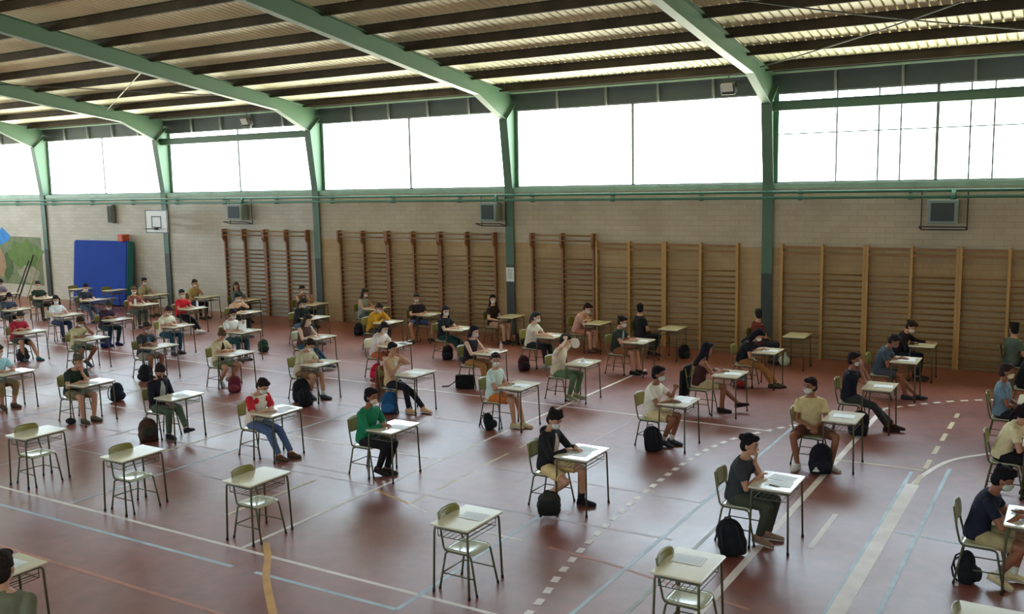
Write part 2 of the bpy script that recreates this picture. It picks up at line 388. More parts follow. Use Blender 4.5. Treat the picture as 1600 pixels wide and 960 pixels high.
# court lines painted on the floor (patterns of the floor: thin paint films)
LW = mat('white_line_paint', (244, 230, 224), .5, noise=.12, nscale=3)
LP = mat('worn_peach_line_paint', (196, 132, 112), .5, noise=.2, nscale=3)
LB = mat('pale_blue_line_paint', (180, 196, 208), .45, noise=.25, nscale=3)
LF = mat('worn_blue_line_paint', (182, 158, 160), .45, noise=.3, nscale=2)
LGn = mat('grey_green_line_paint', (150, 146, 130), .45, noise=.25, nscale=3)
LY = mat('yellow_line_paint', (212, 158, 84), .5, noise=.15, nscale=4)
LC = mat('cream_line_paint', (214, 196, 160), .5, noise=.15, nscale=4)
ln = [0]
def strip(pts, w_, m, dash=None, name='court_line', z=None):
    """a flat band along pts; dash=(on, off)"""
    ln[0] += 1; z = .0006+.00012*(ln[0] % 22) if z is None else z
    segs = []
    P2 = [V((a, b, 0)) for a, b in pts]
    if dash:
        L = [0]
        for a, b in zip(P2, P2[1:]): L.append(L[-1]+(b-a).length)
        def at(s):
            for i in range(len(L)-1):
                if s <= L[i+1]: return P2[i].lerp(P2[i+1], (s-L[i])/max(1e-6, L[i+1]-L[i]))
            return P2[-1]
        s = 0
        while s < L[-1]:
            segs.append([at(s), at(min(L[-1], s+dash[0]))]); s += sum(dash)
    else: segs = [P2]
    mb = MB()
    for sg in segs:
        vs = []
        for i, p in enumerate(sg):
            d = (sg[min(i+1, len(sg)-1)]-sg[max(i-1, 0)]).normalized(); nrm = V((-d.y, d.x, 0))*w_/2
            vs += [p+nrm+V((0, 0, z)), p-nrm+V((0, 0, z))]
        mb.add(vs, [(2*i, 2*i+1, 2*i+3, 2*i+2) for i in range(len(sg)-1)])
    o = mb.build('trim_%d' % (100+ln[0]), m); struct(o)
    return o
def smooth_path(pts, n=6):
    o = []
    for i in range(len(pts)-1):
        p0, p1, p2, p3 = [V((*pts[max(0, min(len(pts)-1, j))], 0)) for j in (i-1, i, i+1, i+2)]
        for k in range(n):
            t = k/n; q = .5*((2*p1)+(p2-p0)*t+(2*p0-5*p1+4*p2-p3)*t*t+(3*p1-p0-3*p2+p3)*t**3); o.append((q.x, q.y))
    return o+[pts[-1]]
strip([(-36, -15.2), (7, -15.1)], .055, LW)
strip([(-16, -15.65), (-8.2, -15.56)], .055, LB); strip([(-7.85, -15.55), (-5.87, -15.52)], .055, LB)
strip([(-5.85, -15.52), (-5.93, -12.5)], .055, LB)
strip([(-16, -16.52), (-7.0, -16.47)], .05, LP); strip([(-7, -16.47), (6, -16.45)], .05, LP)
strip([(-36, -11.1), (-8.53, -11.02)], .055, LW)
strip([(-38, -6.98), (-4.5, -7.0)], .055, LW)
strip([(-8.53, -15.15), (-8.53, -3.0)], .06, LW)
strip([(-4.25, -15.36), (-4.25, -6.6)], .05, LB)
strip([(-3.78, -14.8), (-3.79, -11.7)], .05, LGn)
strip([(-3.15, -14.6), (-3.14, -4.57)], .09, LW)
strip([(-2.62, -11.9), (-2.62, -10.6)], .07, LW)
strip([(-2.06, -13.9), (-2.07, -8.3)], .05, LB)
strip([(-1.61, -13.6), (-1.61, -7.9)], .05, LB)
strip([(-1.97, -15.0), (-1.97, -13.0), (-1.96, -8.9)], .17, LW)
strip(smooth_path([(-1.96, -9.0), (-1.9, -8.4), (-1.69, -7.54), (-1.35, -6.99), (-.8, -6.45), (.3, -6.0)]), .07, LW)
strip([(-1.93, -8.9), (-1.9, -4.3)], .07, LC, (.5, .35))
strip([(-3.3, -8.2), (-1.93, -8.15)], .05, LC)
strip(smooth_path([(-4.55, -15.6), (-4.68, -14.61), (-4.82, -13.95), (-4.97, -12.89), (-5.1, -11.24), (-5.12, -9.2), (-4.95, -7.9), (-4.55, -6.95), (-4.0, -6.0), (-3.39, -4.9), (-2.68, -3.95), (-1.89, -3.15), (-.7, -2.5), (1, -2.2)]), .085, LW, (.15, .14))
strip(smooth_path([(-5.6, -17.2), (-6.3, -16.7), (-6.96, -16.16), (-7.6, -15.62), (-8.05, -15.16), (-8.4, -14.85)]), .085, LY)
strip([(-8.54, -12.63), (-7.71, -12.89)], .05, LY); strip([(-7.71, -12.9), (-7.75, -11.4)], .05, LC, (.5, .18)); strip([(-7.78, -10.9), (-7.8, -9.3)], .05, LC, (.7, .35))
strip([(-7.7, -12.9), (-7.3, -13.05)], .05, LW); strip([(-10.8, -12.55), (-8.6, -12.5)], .04, LF)
strip([(-8.2, -12.5), (-4.11, -12.42)], .05, LF)
strip([(-7.6, -10.98), (-4.24, -11.0)], .045, LF)
strip([(-6.6, -13.25), (-5.67, -13.3)], .05, LW); strip([(-5.3, -13.33), (-4.5, -13.42), (-2.74, -13.8)], .045, LP)
strip([(-1.9, -10.9), (-1.0, -10.95)], .04, LB)
strip([(-2.45, -14.4), (-1.9, -14.5)], .05, LY)
for yy, c_ in ((-12.3, LF), (-13.4, LF), (-9.9, LF), (-8.9, LF), (-5.3, LF)):
    strip([(-22, yy), (-9.4, yy+.06)], .045, c_)
for xx, y0, y1, c_ in ((-11.9, -15.1, -9, LB), (-14.6, -15.1, -9, LF), (-9.6, -14.4, -12.7, LC), (-12.9, -12.9, -10.2, LC), (-17.4, -13, -8, LB), (-19.9, -12, -6, LB), (-6.9, -11.5, -7.5, LF), (-10.2, -10.6, -8, LF)):
    strip([(xx, y0), (xx, y1)], .05, c_)
strip(smooth_path([(-17.9, -11.9), (-17.2, -10.9), (-17.35, -9.9), (-18.2, -9.3)]), .05, LC)

# ------------------------------------------------------------------ wall bars
M_wbd = mat('dark_varnished_post', (140, 92, 56), .5, noise=.15, nscale=6, stretch=(1, 1, .15))
M_wbl = mat('pale_pine_post', (184, 142, 78), .5, noise=.12, nscale=6, stretch=(1, 1, .15))
M_rung = mat('pine_rung', (140, 100, 54), .55, noise=.12, nscale=5)
def wall_bars(x, lab, tall, grp=None):
    s = .9718; t = thing('wall_bars', lab, 'wall bars', (x, 0, 0))
    mp_ = M_wbd if tall else M_wbl; H = 2.90 if tall else 2.71
    for k in range(3):
        px = k*s; hw = .03
        if k == 0: px += .032
        if k == 2: px -= .032
        m = MB()
        if tall:
            m.prism([(-.012, 0), (-.115, 0), (-.115, H-.42), (-.20, H-.30), (-.20, H), (-.012, H)], px-hw, px+hw, 'x')
        else:
            m.prism([(-.012, 0), (-.115, 0), (-.115, H), (-.012, H)], px-hw, px+hw, 'x')
        m.build('post', mp_, t)
    def rung(z, y, r=.021): MB().tube([(.03, y, z), (2*s-.03, y, z)], [r, r], 8).build('rung', M_rung, t, True)
    if tall:
        rung(H-.06, -.165, .02); rung(H-.2, -.165, .02); top = 2.20
    else:
        MB().box((.05, -.10, 2.60), (2*s-.05, -.075, 2.665)).build('top_board', M_rung, t)
        MB().box((.05, -.10, 2.47), (2*s-.05, -.075, 2.53)).build('top_board', M_rung, t); top = 2.02
    z = top
    while z > .1: rung(z, -.075); z -= .137
    return t
S2 = 2*.9718
nm2 = ['first', 'second', 'third']
for k in range(2): wall_bars(-25.39+k*S2, 'tall wooden wall bars with dark posts, %s section right of the small backboard' % nm2[k], True)
for k in range(3): wall_bars(-20.204+k*S2, 'tall wooden wall bars with dark posts, %s of three between the two middle columns' % nm2[k], True)
wall_bars(-13.212, 'tall wooden wall bars just right of the column with the paper notice', True)
for k in range(2): wall_bars(-11.24+k*S2, 'low pale pine wall bars, %s section right of the tall ones' % nm2[k], False)
for k in range(3): wall_bars(-6.327+k*S2, 'low pale pine wall bars, %s section right of the column by the right windows' % nm2[k], False)

# ------------------------------------------------------------------ other things on the wall
t = thing('basketball_backboard', 'small white basketball backboard with black frame on the column left of the first wall bars', 'basketball hoop', (-27.74, -.95, 3.18))
M_bk = mat('black_line', (50, 56, 60), .5)
MB().rbox((-.56, -.015, -.40), (.56, .015, .40), .01).build('board', M_white, t)
m = MB()
for a, b in (((-.57, -.4), (.57, -.37)), ((-.57, .37), (.57, .4)), ((-.57, -.4), (-.54, .4)), ((.54, -.4), (.57, .4)), ((-.25, -.22), (.25, -.185)), ((-.25, .15), (.25, .185)), ((-.25, -.22), (-.215, .185)), ((.215, -.22), (.25, .185))):
    m.box((a[0], -.022, a[1]), (b[0], -.0155, b[1]))
m.build('black_frame_lines', M_bk, t)
ring = [(.21*math.cos(a*math.pi/8), -.27+.21*math.sin(a*math.pi/8), -.24) for a in range(17)]
m = MB().tube(ring, .010, 6).box((-.06, -.09, -.29), (.06, -.02, -.2)); m.build('rim', mat('rim_dark', (70, 60, 58), .5), t, True)
m = MB().tube([(-.2, .02, .2), (-.6, .80, .15)], .025).tube([(-.2, .02, -.2), (-.6, .80, -.1)], .025).tube([(.3, .02, .2), (-.55, .80, .15)], .02).tube([(.3, .02, -.2), (-.55, .80, -.1)], .02)
m.build('support_arm', M_green, t)

t = thing('crash_mat', 'big royal blue gym crash mat standing against the wall', 'gym mat', (-31.8, -.04, 0))
Mb = mat('blue_vinyl', (30, 64, 152), .75, noise=.1, nscale=1.5, bump=.3, spec=.15)
m = MB().rbox((-1.6, -1.2, -.15), (1.58, 1.2, .15), .10, 4, None)
o = m.build('cover', Mb, t); o.rotation_euler = (math.radians(84), 0, 0); o.location = (0, -.30, 1.215)
m = MB().rbox((1.585, -1.18, -.13), (1.60, 1.18, .13), .007, 2)
o = m.build('side_panel', mat('teal_vinyl', (38, 118, 120), .5), t); o.rotation_euler = (math.radians(84), 0, 0); o.location = (0, -.30, 1.215)
m = MB().tube([(-1.5+.3*i, 0, .45-.22*math.sin(math.pi*i/10)) for i in range(11)], .012, 6)
o = m.build('carry_strap', mat('strap_blue', (70, 104, 188), .6), t); o.location = (0, -.395, 1.25); o.rotation_euler = (math.radians(-6), 0, 0)
m = MB().rbox((-.16, -.16, -.13), (.16, .16, .13), .05, 4)
tag(m.build('foam_block', mat('orange_vinyl', (196, 84, 58), .6), loc=(-30.55, -.26, 2.53)), 'small orange foam block lying on the top corner of the blue crash mat', 'foam block')

t = thing('mural', 'painted mural of green, blue and brown shapes on the wall in the far left corner', 'mural', (-38, 0, 0))
def blob(poly, rgb, nm, z=0.):
    c_ = mat('mural_%d_%d_%d' % rgb, rgb, .7, noise=.2, nscale=3); MB().prism(poly, -.006-z, -.001, 'y').build(nm, c_, t)
def wob(cx, cz, rx, rz, n=18, a=.12, sd=1):
    return [(cx+rx*math.cos(2*math.pi*i/n)*(1+a*math.sin(sd*i*1.7)), cz+rz*math.sin(2*math.pi*i/n)*(1+a*math.cos(sd*i*2.3))) for i in range(n)]
blob([(-4.8, .5), (1.9, .5), (1.9, 2.45), (-1.6, 2.5), (-4.8, 2.3)], (112, 122, 84), 'ground_paint')
blob(wob(.7, 1.75, 1.2, .55, a=.25, sd=1.3), (92, 118, 48), 'green_shape', .002)
blob(wob(-.6, 1.2, .5, .5, a=.3, sd=2.1), (70, 92, 50), 'dark_green_shape', .0025)
blob(wob(.9, .95, .7, .35, a=.2), (150, 146, 120), 'pale_shape', .0027)
blob([(-1.15, 2.05), (-.35, 2.3), (-.2, 2.5), (-.75, 2.85), (-1.25, 2.5)], (44, 128, 196), 'blue_shape', .003)
blob(wob(-1.1, 1.35, .42, .6, sd=2), (158, 128, 96), 'brown_shape', .004)
blob(wob(-1.55, 2.1, .3, .38), (172, 190, 120), 'lime_shape', .005)
blob(wob(-1.7, 1.2, .35, .5), (50, 92, 130), 'navy_shape', .006)
for i, (x0, x1, h, r) in enumerate(((-36.75, -36.6, 1.75, .03), (-36.2, -36.1, 1.7, .018), (-37.0, -36.95, 1.5, .025))):
    lab = ['thick dark pole leaning on the mural wall', 'thin pale pole leaning on the mural wall', 'short dark pole leaning on the mural wall'][i]
    tag(MB().tube([(x0, -.75, 0.01), (x1, -.06, h)], r, 8).build('leaning_pole', [M_dark, mat('pale_wood', (170, 150, 110), .6), M_dark][i], smooth=True), lab, 'pole')
M_case = mat('heater_case', (124, 136, 128), .5); M_grille = mat('heater_grille', (58, 66, 64), .6)
def heater(x, w_, lab):
    t = thing('wall_heater', lab, 'heater', (x, -.05, 3.46))
    MB().rbox((-w_*.33, -.36, -.24), (w_*.33, -.06, .28), .02).build('case', M_case, t)
    g = MB()
    for i in range(9): g.box((-w_*.24, -.378, -.17+.043*i), (w_*.24, -.362, -.145+.043*i))
    g.box((-w_*.25, -.366, -.18), (w_*.25, -.361, .215)); g.build('grille', M_grille, t)
    f = MB()
    for a, b in (((-w_/2, -.05, .45), (-w_/2, -.05, -.38)), ((-w_/2, -.05, -.38), (w_/2, -.05, -.38)), ((w_/2, -.05, -.38), (w_/2, -.05, .45)), ((-w_/2, -.05, -.38), (-w_/2, -.36, -.30)), ((w_/2, -.05, -.38), (w_/2, -.36, -.30)), ((-w_/2, -.36, -.30), (w_/2, -.36, -.30)), ((-w_/2, -.05, .32), (w_/2, -.05, .32))):
        f.tube([a, b], .014, 6)
    f.build('mounting_frame', M_dark, t)
    MB().tube([(w_*.2, -.2, .28), (w_*.2, -.12, .47)], .05, 8).build('duct', M_greenp, t, True)
heater(-2.78, .92, 'square grey wall heater on a frame high above the right-hand pine wall bars')
heater(-24.5, 1.05, 'square grey wall heater on a frame above the first tall wall bars')
heater(-14.42, .80, 'grey wall heater half hidden by the column with the paper notice')
t = thing('wall_speaker', 'narrow grey column speaker high on the wall above the blue crash mat', 'speaker', (-31.35, -.02, 3.4))
MB().rbox((-.14, -.16, -.34), (.14, -.01, .34), .02).build('case', M_grey, t)
MB().rbox((-.11, -.168, -.3), (.11, -.161, .3), .02).build('cloth_front', mat('speaker_cloth', (90, 94, 90), .9), t)
for x, lab in ((-23.7, 'grey floodlight hanging under the roof near the basketball backboard'), (-7.55, 'grey floodlight hanging under the roof beside the right-hand frame')):
    t = thing('floodlight', lab, 'floodlight', (x, -.35, 6.42))
    MB().rbox((-.17, -.12, -.14), (.17, .10, .12), .03, rot=Rot('X', 25)).build('housing', M_dark, t)
    MB().rbox((-.14, -.135, -.11), (.14, -.121, .09), .006, rot=Rot('X', 25)).build('glass', mat('lamp_glass', (190, 190, 186), .3), t)
    MB().tube([(-.18, 0, 0), (-.18, 0, .16), (.18, 0, .16), (.18, 0, 0)], .012, 6).tube([(0, 0, .16), (0, 0, .33)], .012, 6).build('yoke', M_dark, t)
t = tag(MB().rbox((-.13, -.004, -.2), (.13, .0, .2), .004).build('paper_notice', mat('notice_paper', (214, 216, 208), .6), loc=(-13.92, -.0765, 1.72)), 'white paper notice stuck on the column between the middle wall bars', 'notice')
g = MB()
for i in range(5): g.box((-.08, -.0052, .12-.055*i), (.08-.02*(i % 2), -.0042, .135-.055*i))
g.build('printed_lines', mat('print_grey', (120, 120, 120), .7), t)
def rod(a, b, lab, r=.014, m=None, sag=0.):
    a = V(a); b = V(b); pts = [a.lerp(b, k/12)-V((0, 0, sag*math.sin(math.pi*k/12))) for k in range(13)]
    tag(MB().tube(pts, r, 6).build('bracing_rod', m or M_dark, smooth=True), lab, 'bracing rod')
def zu(y): return zr(y)-.25
rod((-6.6, -1.0, zu(-1.0)), (.55, -6.4, zu(-6.4)), 'dark sagging bracing rod under the roof of the right-hand bay, rising away from the windows', sag=.1)
rod((-6.6, -6.4, zu(-6.4)), (.55, -1.0, zu(-1.0)), 'dark sagging bracing rod under the roof of the right-hand bay, falling towards the windows', sag=.1)
rod((-28.3, -2.2, zu(-2.2)-.02), (-21.2, -6.0, zu(-6.0)-.02), 'pale bracing rod under the roof behind the backboard bay', .018, mat('pale_rod', (190, 186, 160), .5))
rod((-28.3, -6.0, zu(-6.0)-.03), (-21.2, -2.2, zu(-2.2)-.03), 'dark bracing rod crossing the pale one under the roof', .014)

# ------------------------------------------------------------------ desks and chairs
M_top = mat('cream_laminate', (226, 216, 188), .2, noise=.05, nscale=2, spec=.6)
M_edge = mat('beech_edge', (178, 160, 112), .5)
M_leg = mat('green_tube_steel', (88, 86, 60), .4)
M_cap = mat('black_rubber', (26, 26, 26), .7)
M_olive = mat('olive_plywood', (134, 124, 62), .32, noise=.12, nscale=5, spec=.6)
M_seat = mat('pale_seat_plywood', (196, 194, 164), .16, noise=.08, nscale=5, spec=.7)
ZT = .757
def make_desk():
    t = thing('school_desk', 'x', 'desk')
    o = MB().rbox((-.245, -.345, ZT-.022), (.245, .345, ZT), .02, 4).build('desktop', M_top, t)
    for sx in (-1, 1):
        for sy in (-1, 1):
            m = MB().tube([(sx*.225, sy*.325, .012), (sx*.21, sy*.305, ZT-.085), (sx*.208, sy*.296, ZT-.05), (sx*.205, sy*.27, ZT-.038), (sx*.205, sy*.2, ZT-.037)], .0125, 8)
            l = m.build('leg', M_leg, t, True)
            MB().tube([(sx*.226, sy*.326, 0), (sx*.225, sy*.325, .035)], .0165, 8).build('rubber_foot', M_cap, l, True)
    m = MB()
    for sx in (-1, 1): m.tube([(sx*.205, -.2, ZT-.037), (sx*.205, .2, ZT-.037)], .0125, 8)
    for sy in (-1, 1): m.tube([(-.205, sy*.30, ZT-.05), (.205, sy*.30, ZT-.05)], .0125, 8)
    m.build('frame', M_leg, t, True)
    m = MB()
    for y in (-.27, .27): m.tube([(-.19, y, ZT-.05), (-.19, y, ZT-.15), (.19, y, ZT-.15), (.19, y, ZT-.05)], .005, 6)
    for k in range(7): m.tube([(-.19+.063*k, -.27, ZT-.15), (-.19+.063*k, .27, ZT-.15)], .004, 5)
    m.tube([(.19, -.27, ZT-.10), (.19, .27, ZT-.10)], .005, 5)
    m.build('wire_basket', M_leg, t)
    return t
def curved_panel(w_, h, th, z, x, curve, tilt=0.):
    """back panel, curved in plan, rounded corners"""
    nx, nz = 12, 6; vs = []; fs = []
    for s in (0, 1):
        for j in range(nz+1):
            for i in range(nx+1):
                u = i/nx*2-1; v = j/nz*2-1; rr = 1-.12*abs(v)**4; uu = u*rr; vv = v*(1-.16*abs(u)**4)
                vs.append((x-curve*(1-uu*uu)+s*th-tilt*(vv+1)*h/2, uu*w_/2, z+h/2*(vv+1)))
    k = (nx+1)*(nz+1)
    for j in range(nz):
        for i in range(nx):
            a = j*(nx+1)+i; fs.append((a, a+1, a+nx+2, a+nx+1)); fs.append((k+a+nx+1, k+a+nx+2, k+a+1, k+a))
    bd = [i for i in range(nx+1)]+[(j*(nx+1)+nx) for j in range(1, nz+1)]+[nz*(nx+1)+i for i in range(nx-1, -1, -1)]+[j*(nx+1) for j in range(nz-1, 0, -1)]
    for a, b in zip(bd, bd[1:]+bd[:1]): fs.append((b, a, k+a, k+b))
    return MB().add(vs, fs)
def make_chair(backm, seatm):
    t = thing('school_chair', 'x', 'chair')
    m = MB(); nu, nv = 12, 10; vs = []; fs = []
    for s in (0, 1):
        for j in range(nv+1):
            for i in range(nu+1):
                u = i/nu*2-1; v = j/nv*2-1; x = u*.19*(1-.10*abs(v)**4); y = v*.19*(1-.10*abs(u)**4)
                vs.append((x, y, .437-.008*(1-u*u)*(1-v*v)+(-.012 if u > .7 else 0)*(u-.7)/.3+s*.012))
    k = (nu+1)*(nv+1)
    for j in range(nv):
        for i in range(nu):
            a = j*(nu+1)+i; fs.append((a+nu+1, a+nu+2, a+1, a)); fs.append((k+a, k+a+1, k+a+nu+2, k+a+nu+1))
    bd = list(range(nu+1))+[j*(nu+1)+nu for j in range(1, nv+1)]+[nv*(nu+1)+i for i in range(nu-1, -1, -1)]+[j*(nu+1) for j in range(nv-1, 0, -1)]
    for a, b in zip(bd, bd[1:]+bd[:1]): fs.append((a, b, k+b, k+a))
    m.add(vs, fs).build('seat', seatm, t, True)
    curved_panel(.38, .225, .011, .625, -.225, .035, .12).build('backrest', backm, t, True)
    for sy in (-1, 1):
        l = MB().tube([(.235, sy*.205, .012), (.16, sy*.185, .395), (.14, sy*.18, .418), (.10, sy*.18, .424)], .0115, 8).build('leg', M_leg, t, True)
        MB().tube([(.238, sy*.206, 0), (.232, sy*.204, .03)], .0145, 8).build('rubber_foot', M_cap, l, True)
        l = MB().tube([(-.235, sy*.205, .012), (-.165, sy*.185, .40)], .0115, 8).build('leg', M_leg, t, True)
        MB().tube([(-.238, sy*.206, 0), (-.232, sy*.204, .03)], .0145, 8).build('rubber_foot', M_cap, l, True)
    m = MB()
    for sy in (-1, 1):
        m.tube([(.10, sy*.18, .424), (-.13, sy*.18, .424), (-.17, sy*.18, .432), (-.195, sy*.175, .46), (-.23, sy*.165, .60), (-.266, sy*.16, .825)], .0115, 8)
    m.tube([(.12, -.18, .415), (.12, .18, .415)], .010, 6).tube([(-.165, -.185, .40), (-.165, .185, .40)], .010, 6)
    m.tube([(-.205, -.196, .18), (-.205, .196, .18)], .008, 6)
    for sy in (-1, 1): m.tube([(-.205, sy*.196, .18), (.205, sy*.197, .18)], .008, 6)
    m.build('frame', M_leg, t, True)
    return t
PD = make_desk(); PC = make_chair(M_olive, M_seat); PCW = make_chair(mat('cream_plywood', (206, 198, 164), .35), M_seat)
used = {}
def place(proto, loc, rz, label, group=None):
    if proto.name not in used:
        used[proto.name] = 1; o = proto; o.location = loc; o.rotation_euler = (0, 0, rz); o['label'] = label
        if group: o['group'] = group
        return o
    return dup(proto, loc, rz, label, group)

M_paper = mat('exam_paper', (240, 241, 240), .45, spec=.4)
M_ink = mat('print_ink', (196, 198, 204), .6)
def make_paper():
    m = MB(); n = 6; vs = []
    for s in (0, 1):
        for i in range(n+1):
            u = i/n; z = .0006+.003*math.sin(u*math.pi)*(u > .1)
            for y in (-.105, .105): vs.append((-.148+.297*u, y, z+s*.0006))
    fs = []; k = 2*(n+1)
    for i in range(n): fs += [(2*i, 2*i+1, 2*i+3, 2*i+2), (k+2*i+2, k+2*i+3, k+2*i+1, k+2*i)]
    fs += [(0, k, k+1, 1), (2*n, 2*n+1, k+2*n+1, k+2*n)]
    for i in range(n): fs += [(2*i, 2*i+2, k+2*i+2, k+2*i), (2*i+1, k+2*i+1, k+2*i+3, 2*i+3)]
    o = m.add(vs, fs).build('exam_paper', M_paper); tag(o, 'x', 'paper', None)
    l = MB()
    for i in range(11):
        u = .12+.07*i; z = .0013+.003*math.sin(u*math.pi)
        x = -.148+.297*(1-u); l.box((x, -.08, z+.0003), (x+.004, .08-.03*((i*7) % 3), z+.0007))
    l.build('printed_lines', M_ink, o)
    return o
PP = make_paper()
def make_pen(rgb, nm):
    o = MB().tube([(-.07, 0, .005), (.055, 0, .005), (.07, 0, .005)], [.0045, .0045, .001], 6).build('pen', mat(nm, rgb, .4), None, True); return o

# ------------------------------------------------------------------ bags
def backpack(rgb, rgb2, nm):
    """upright slumped rucksack, 0.46 m tall, front towards -y"""
    t = thing('backpack', 'x', 'backpack')
    c = cloth(rgb, 'nylon'); c2 = cloth(rgb2, 'nylon')
    b = MB(); b.ell((0, 0, .14), (.17, .125, .145)); b.ell((.01, .01, .27), (.155, .11, .16)); b.rbox((-.15, -.09, .01), (.15, .10, .30), .06); b.ell((0, -.09, .13), (.13, .07, .11))
    melt(b.build('main_bag', c, t), .014, 5)
    p_ = MB().ell((0, -.13, .13), (.115, .055, .095)); melt(p_.build('front_pocket', c2, t), .012, 3)
    s = MB()
    for sx in (-1, 1): s.tube([(sx*.07, .09, .36), (sx*.09, .15, .31), (sx*.10, .175, .2), (sx*.11, .15, .09), (sx*.12, .10, .04)], .013, 6)
    s.build('shoulder_strap', c2, t, True)
    MB().tube([(-.035, .06, .41), (-.03, .075, .455), (.03, .075, .455), (.035, .06, .41)], .009, 6).build('handle', c2, t, True)
    return t

# ------------------------------------------------------------------ people
SKIN = {'l': (222, 178, 150), 'm': (196, 144, 114), 'd': (150, 98, 72)}
def skin(k): return mat('skin_'+k, SKIN[k], .55, noise=.05, nscale=10, spec=.35)
def ik(a, c, l1, l2, pole):
    a = V(a); c = V(c); d = c-a; L = d.length
    if L > (l1+l2)*.985: d = d*((l1+l2)*.985/L); c = a+d; L = d.length
    L = max(L, abs(l1-l2)+.02); u = d.normalized(); p = V(pole); p = p-u*p.dot(u)
    p = p.normalized() if p.length > 1e-5 else u.orthogonal()
    x = (l1*l1-l2*l2+L*L)/(2*L); h = math.sqrt(max(0, l1*l1-x*x)); return a+u*x+p*h, c
def hand(mb, w_, d, n, side, curl):
    d = V(d).normalized(); n = V(n); n = (n-d*n.dot(d)).normalized(); T = d.cross(n)*(1 if side < 0 else -1)
    mb.cone(w_-d*.02, w_+d*.02, .024, .024, 10)
    for off, ln_ in ((.031, .070), (.0105, .080), (-.0105, .074), (-.031, .056)):
        kn = w_+d*.088+T*off; mb.cone(w_+d*.015+T*off*.55, kn, .0135, .0115, 8)
        dd = (d+T*off*4).normalized(); p = kn; a = curl*.7
        for fr, rr in ((.44, .0088), (.31, .0078), (.25, .007)):
            a2 = math.radians(a); v = dd*math.cos(a2)+n*math.sin(a2); q = p+v*ln_*fr*1.05; mb.cone(p, q, rr+.0008, rr, 8); p = q; a += curl*.8
    t0 = w_+d*.028+T*.022; t1 = t0+(T*.62+d*.70+n*.25).normalized()*.042; t2 = t1+(T*.15+d*.9+n*.35).normalized()*.034
    mb.cone(t0, t1, .0125, .0105, 8); mb.cone(t1, t2, .0105, .0085, 8)
def shoe(mb, sole, ank, fwd, pitch, sc=1.):
    """foot from the ankle joint; pitch > 0: heel raised"""
    f = V(fwd).normalized(); s = V((-f.y, f.x, 0)).normalized(); pr_ = math.radians(pitch)
    f2 = f*math.cos(pr_)-V((0, 0, 1))*math.sin(pr_); u = s.cross(f2)*-1; u = u if u.z > 0 else -u
    h = .072
    for k, (x, w_, t, b) in enumerate(((-.075, .022, .035, 0), (-.062, .034, .075, 0), (-.03, .038, .088, 0), (.02, .038, .082, 0), (.07, .042, .058, 0), (.12, .046, .045, 0), (.165, .040, .036, 0), (.192, .022, .026, 0))):
        pass
    P_ = [(-.075, .022, .035), (-.062, .034, .078), (-.03, .038, .092), (.02, .038, .084), (.07, .042, .060), (.12, .046, .047), (.165, .040, .038), (.192, .022, .026)]
    R1 = []; R2 = []
    for x, w_, t in P_:
        c = ank+f2*x*sc-u*h
        R1.append((c+u*(t/2+.010), s, u, w_*sc, t/2)); R2.append((c+u*.008, s, u, (w_+.004)*sc, .009))
    mb.loft(R1, 12, 2.5); sole.loft(R2, 12, 3)
NP = [0]
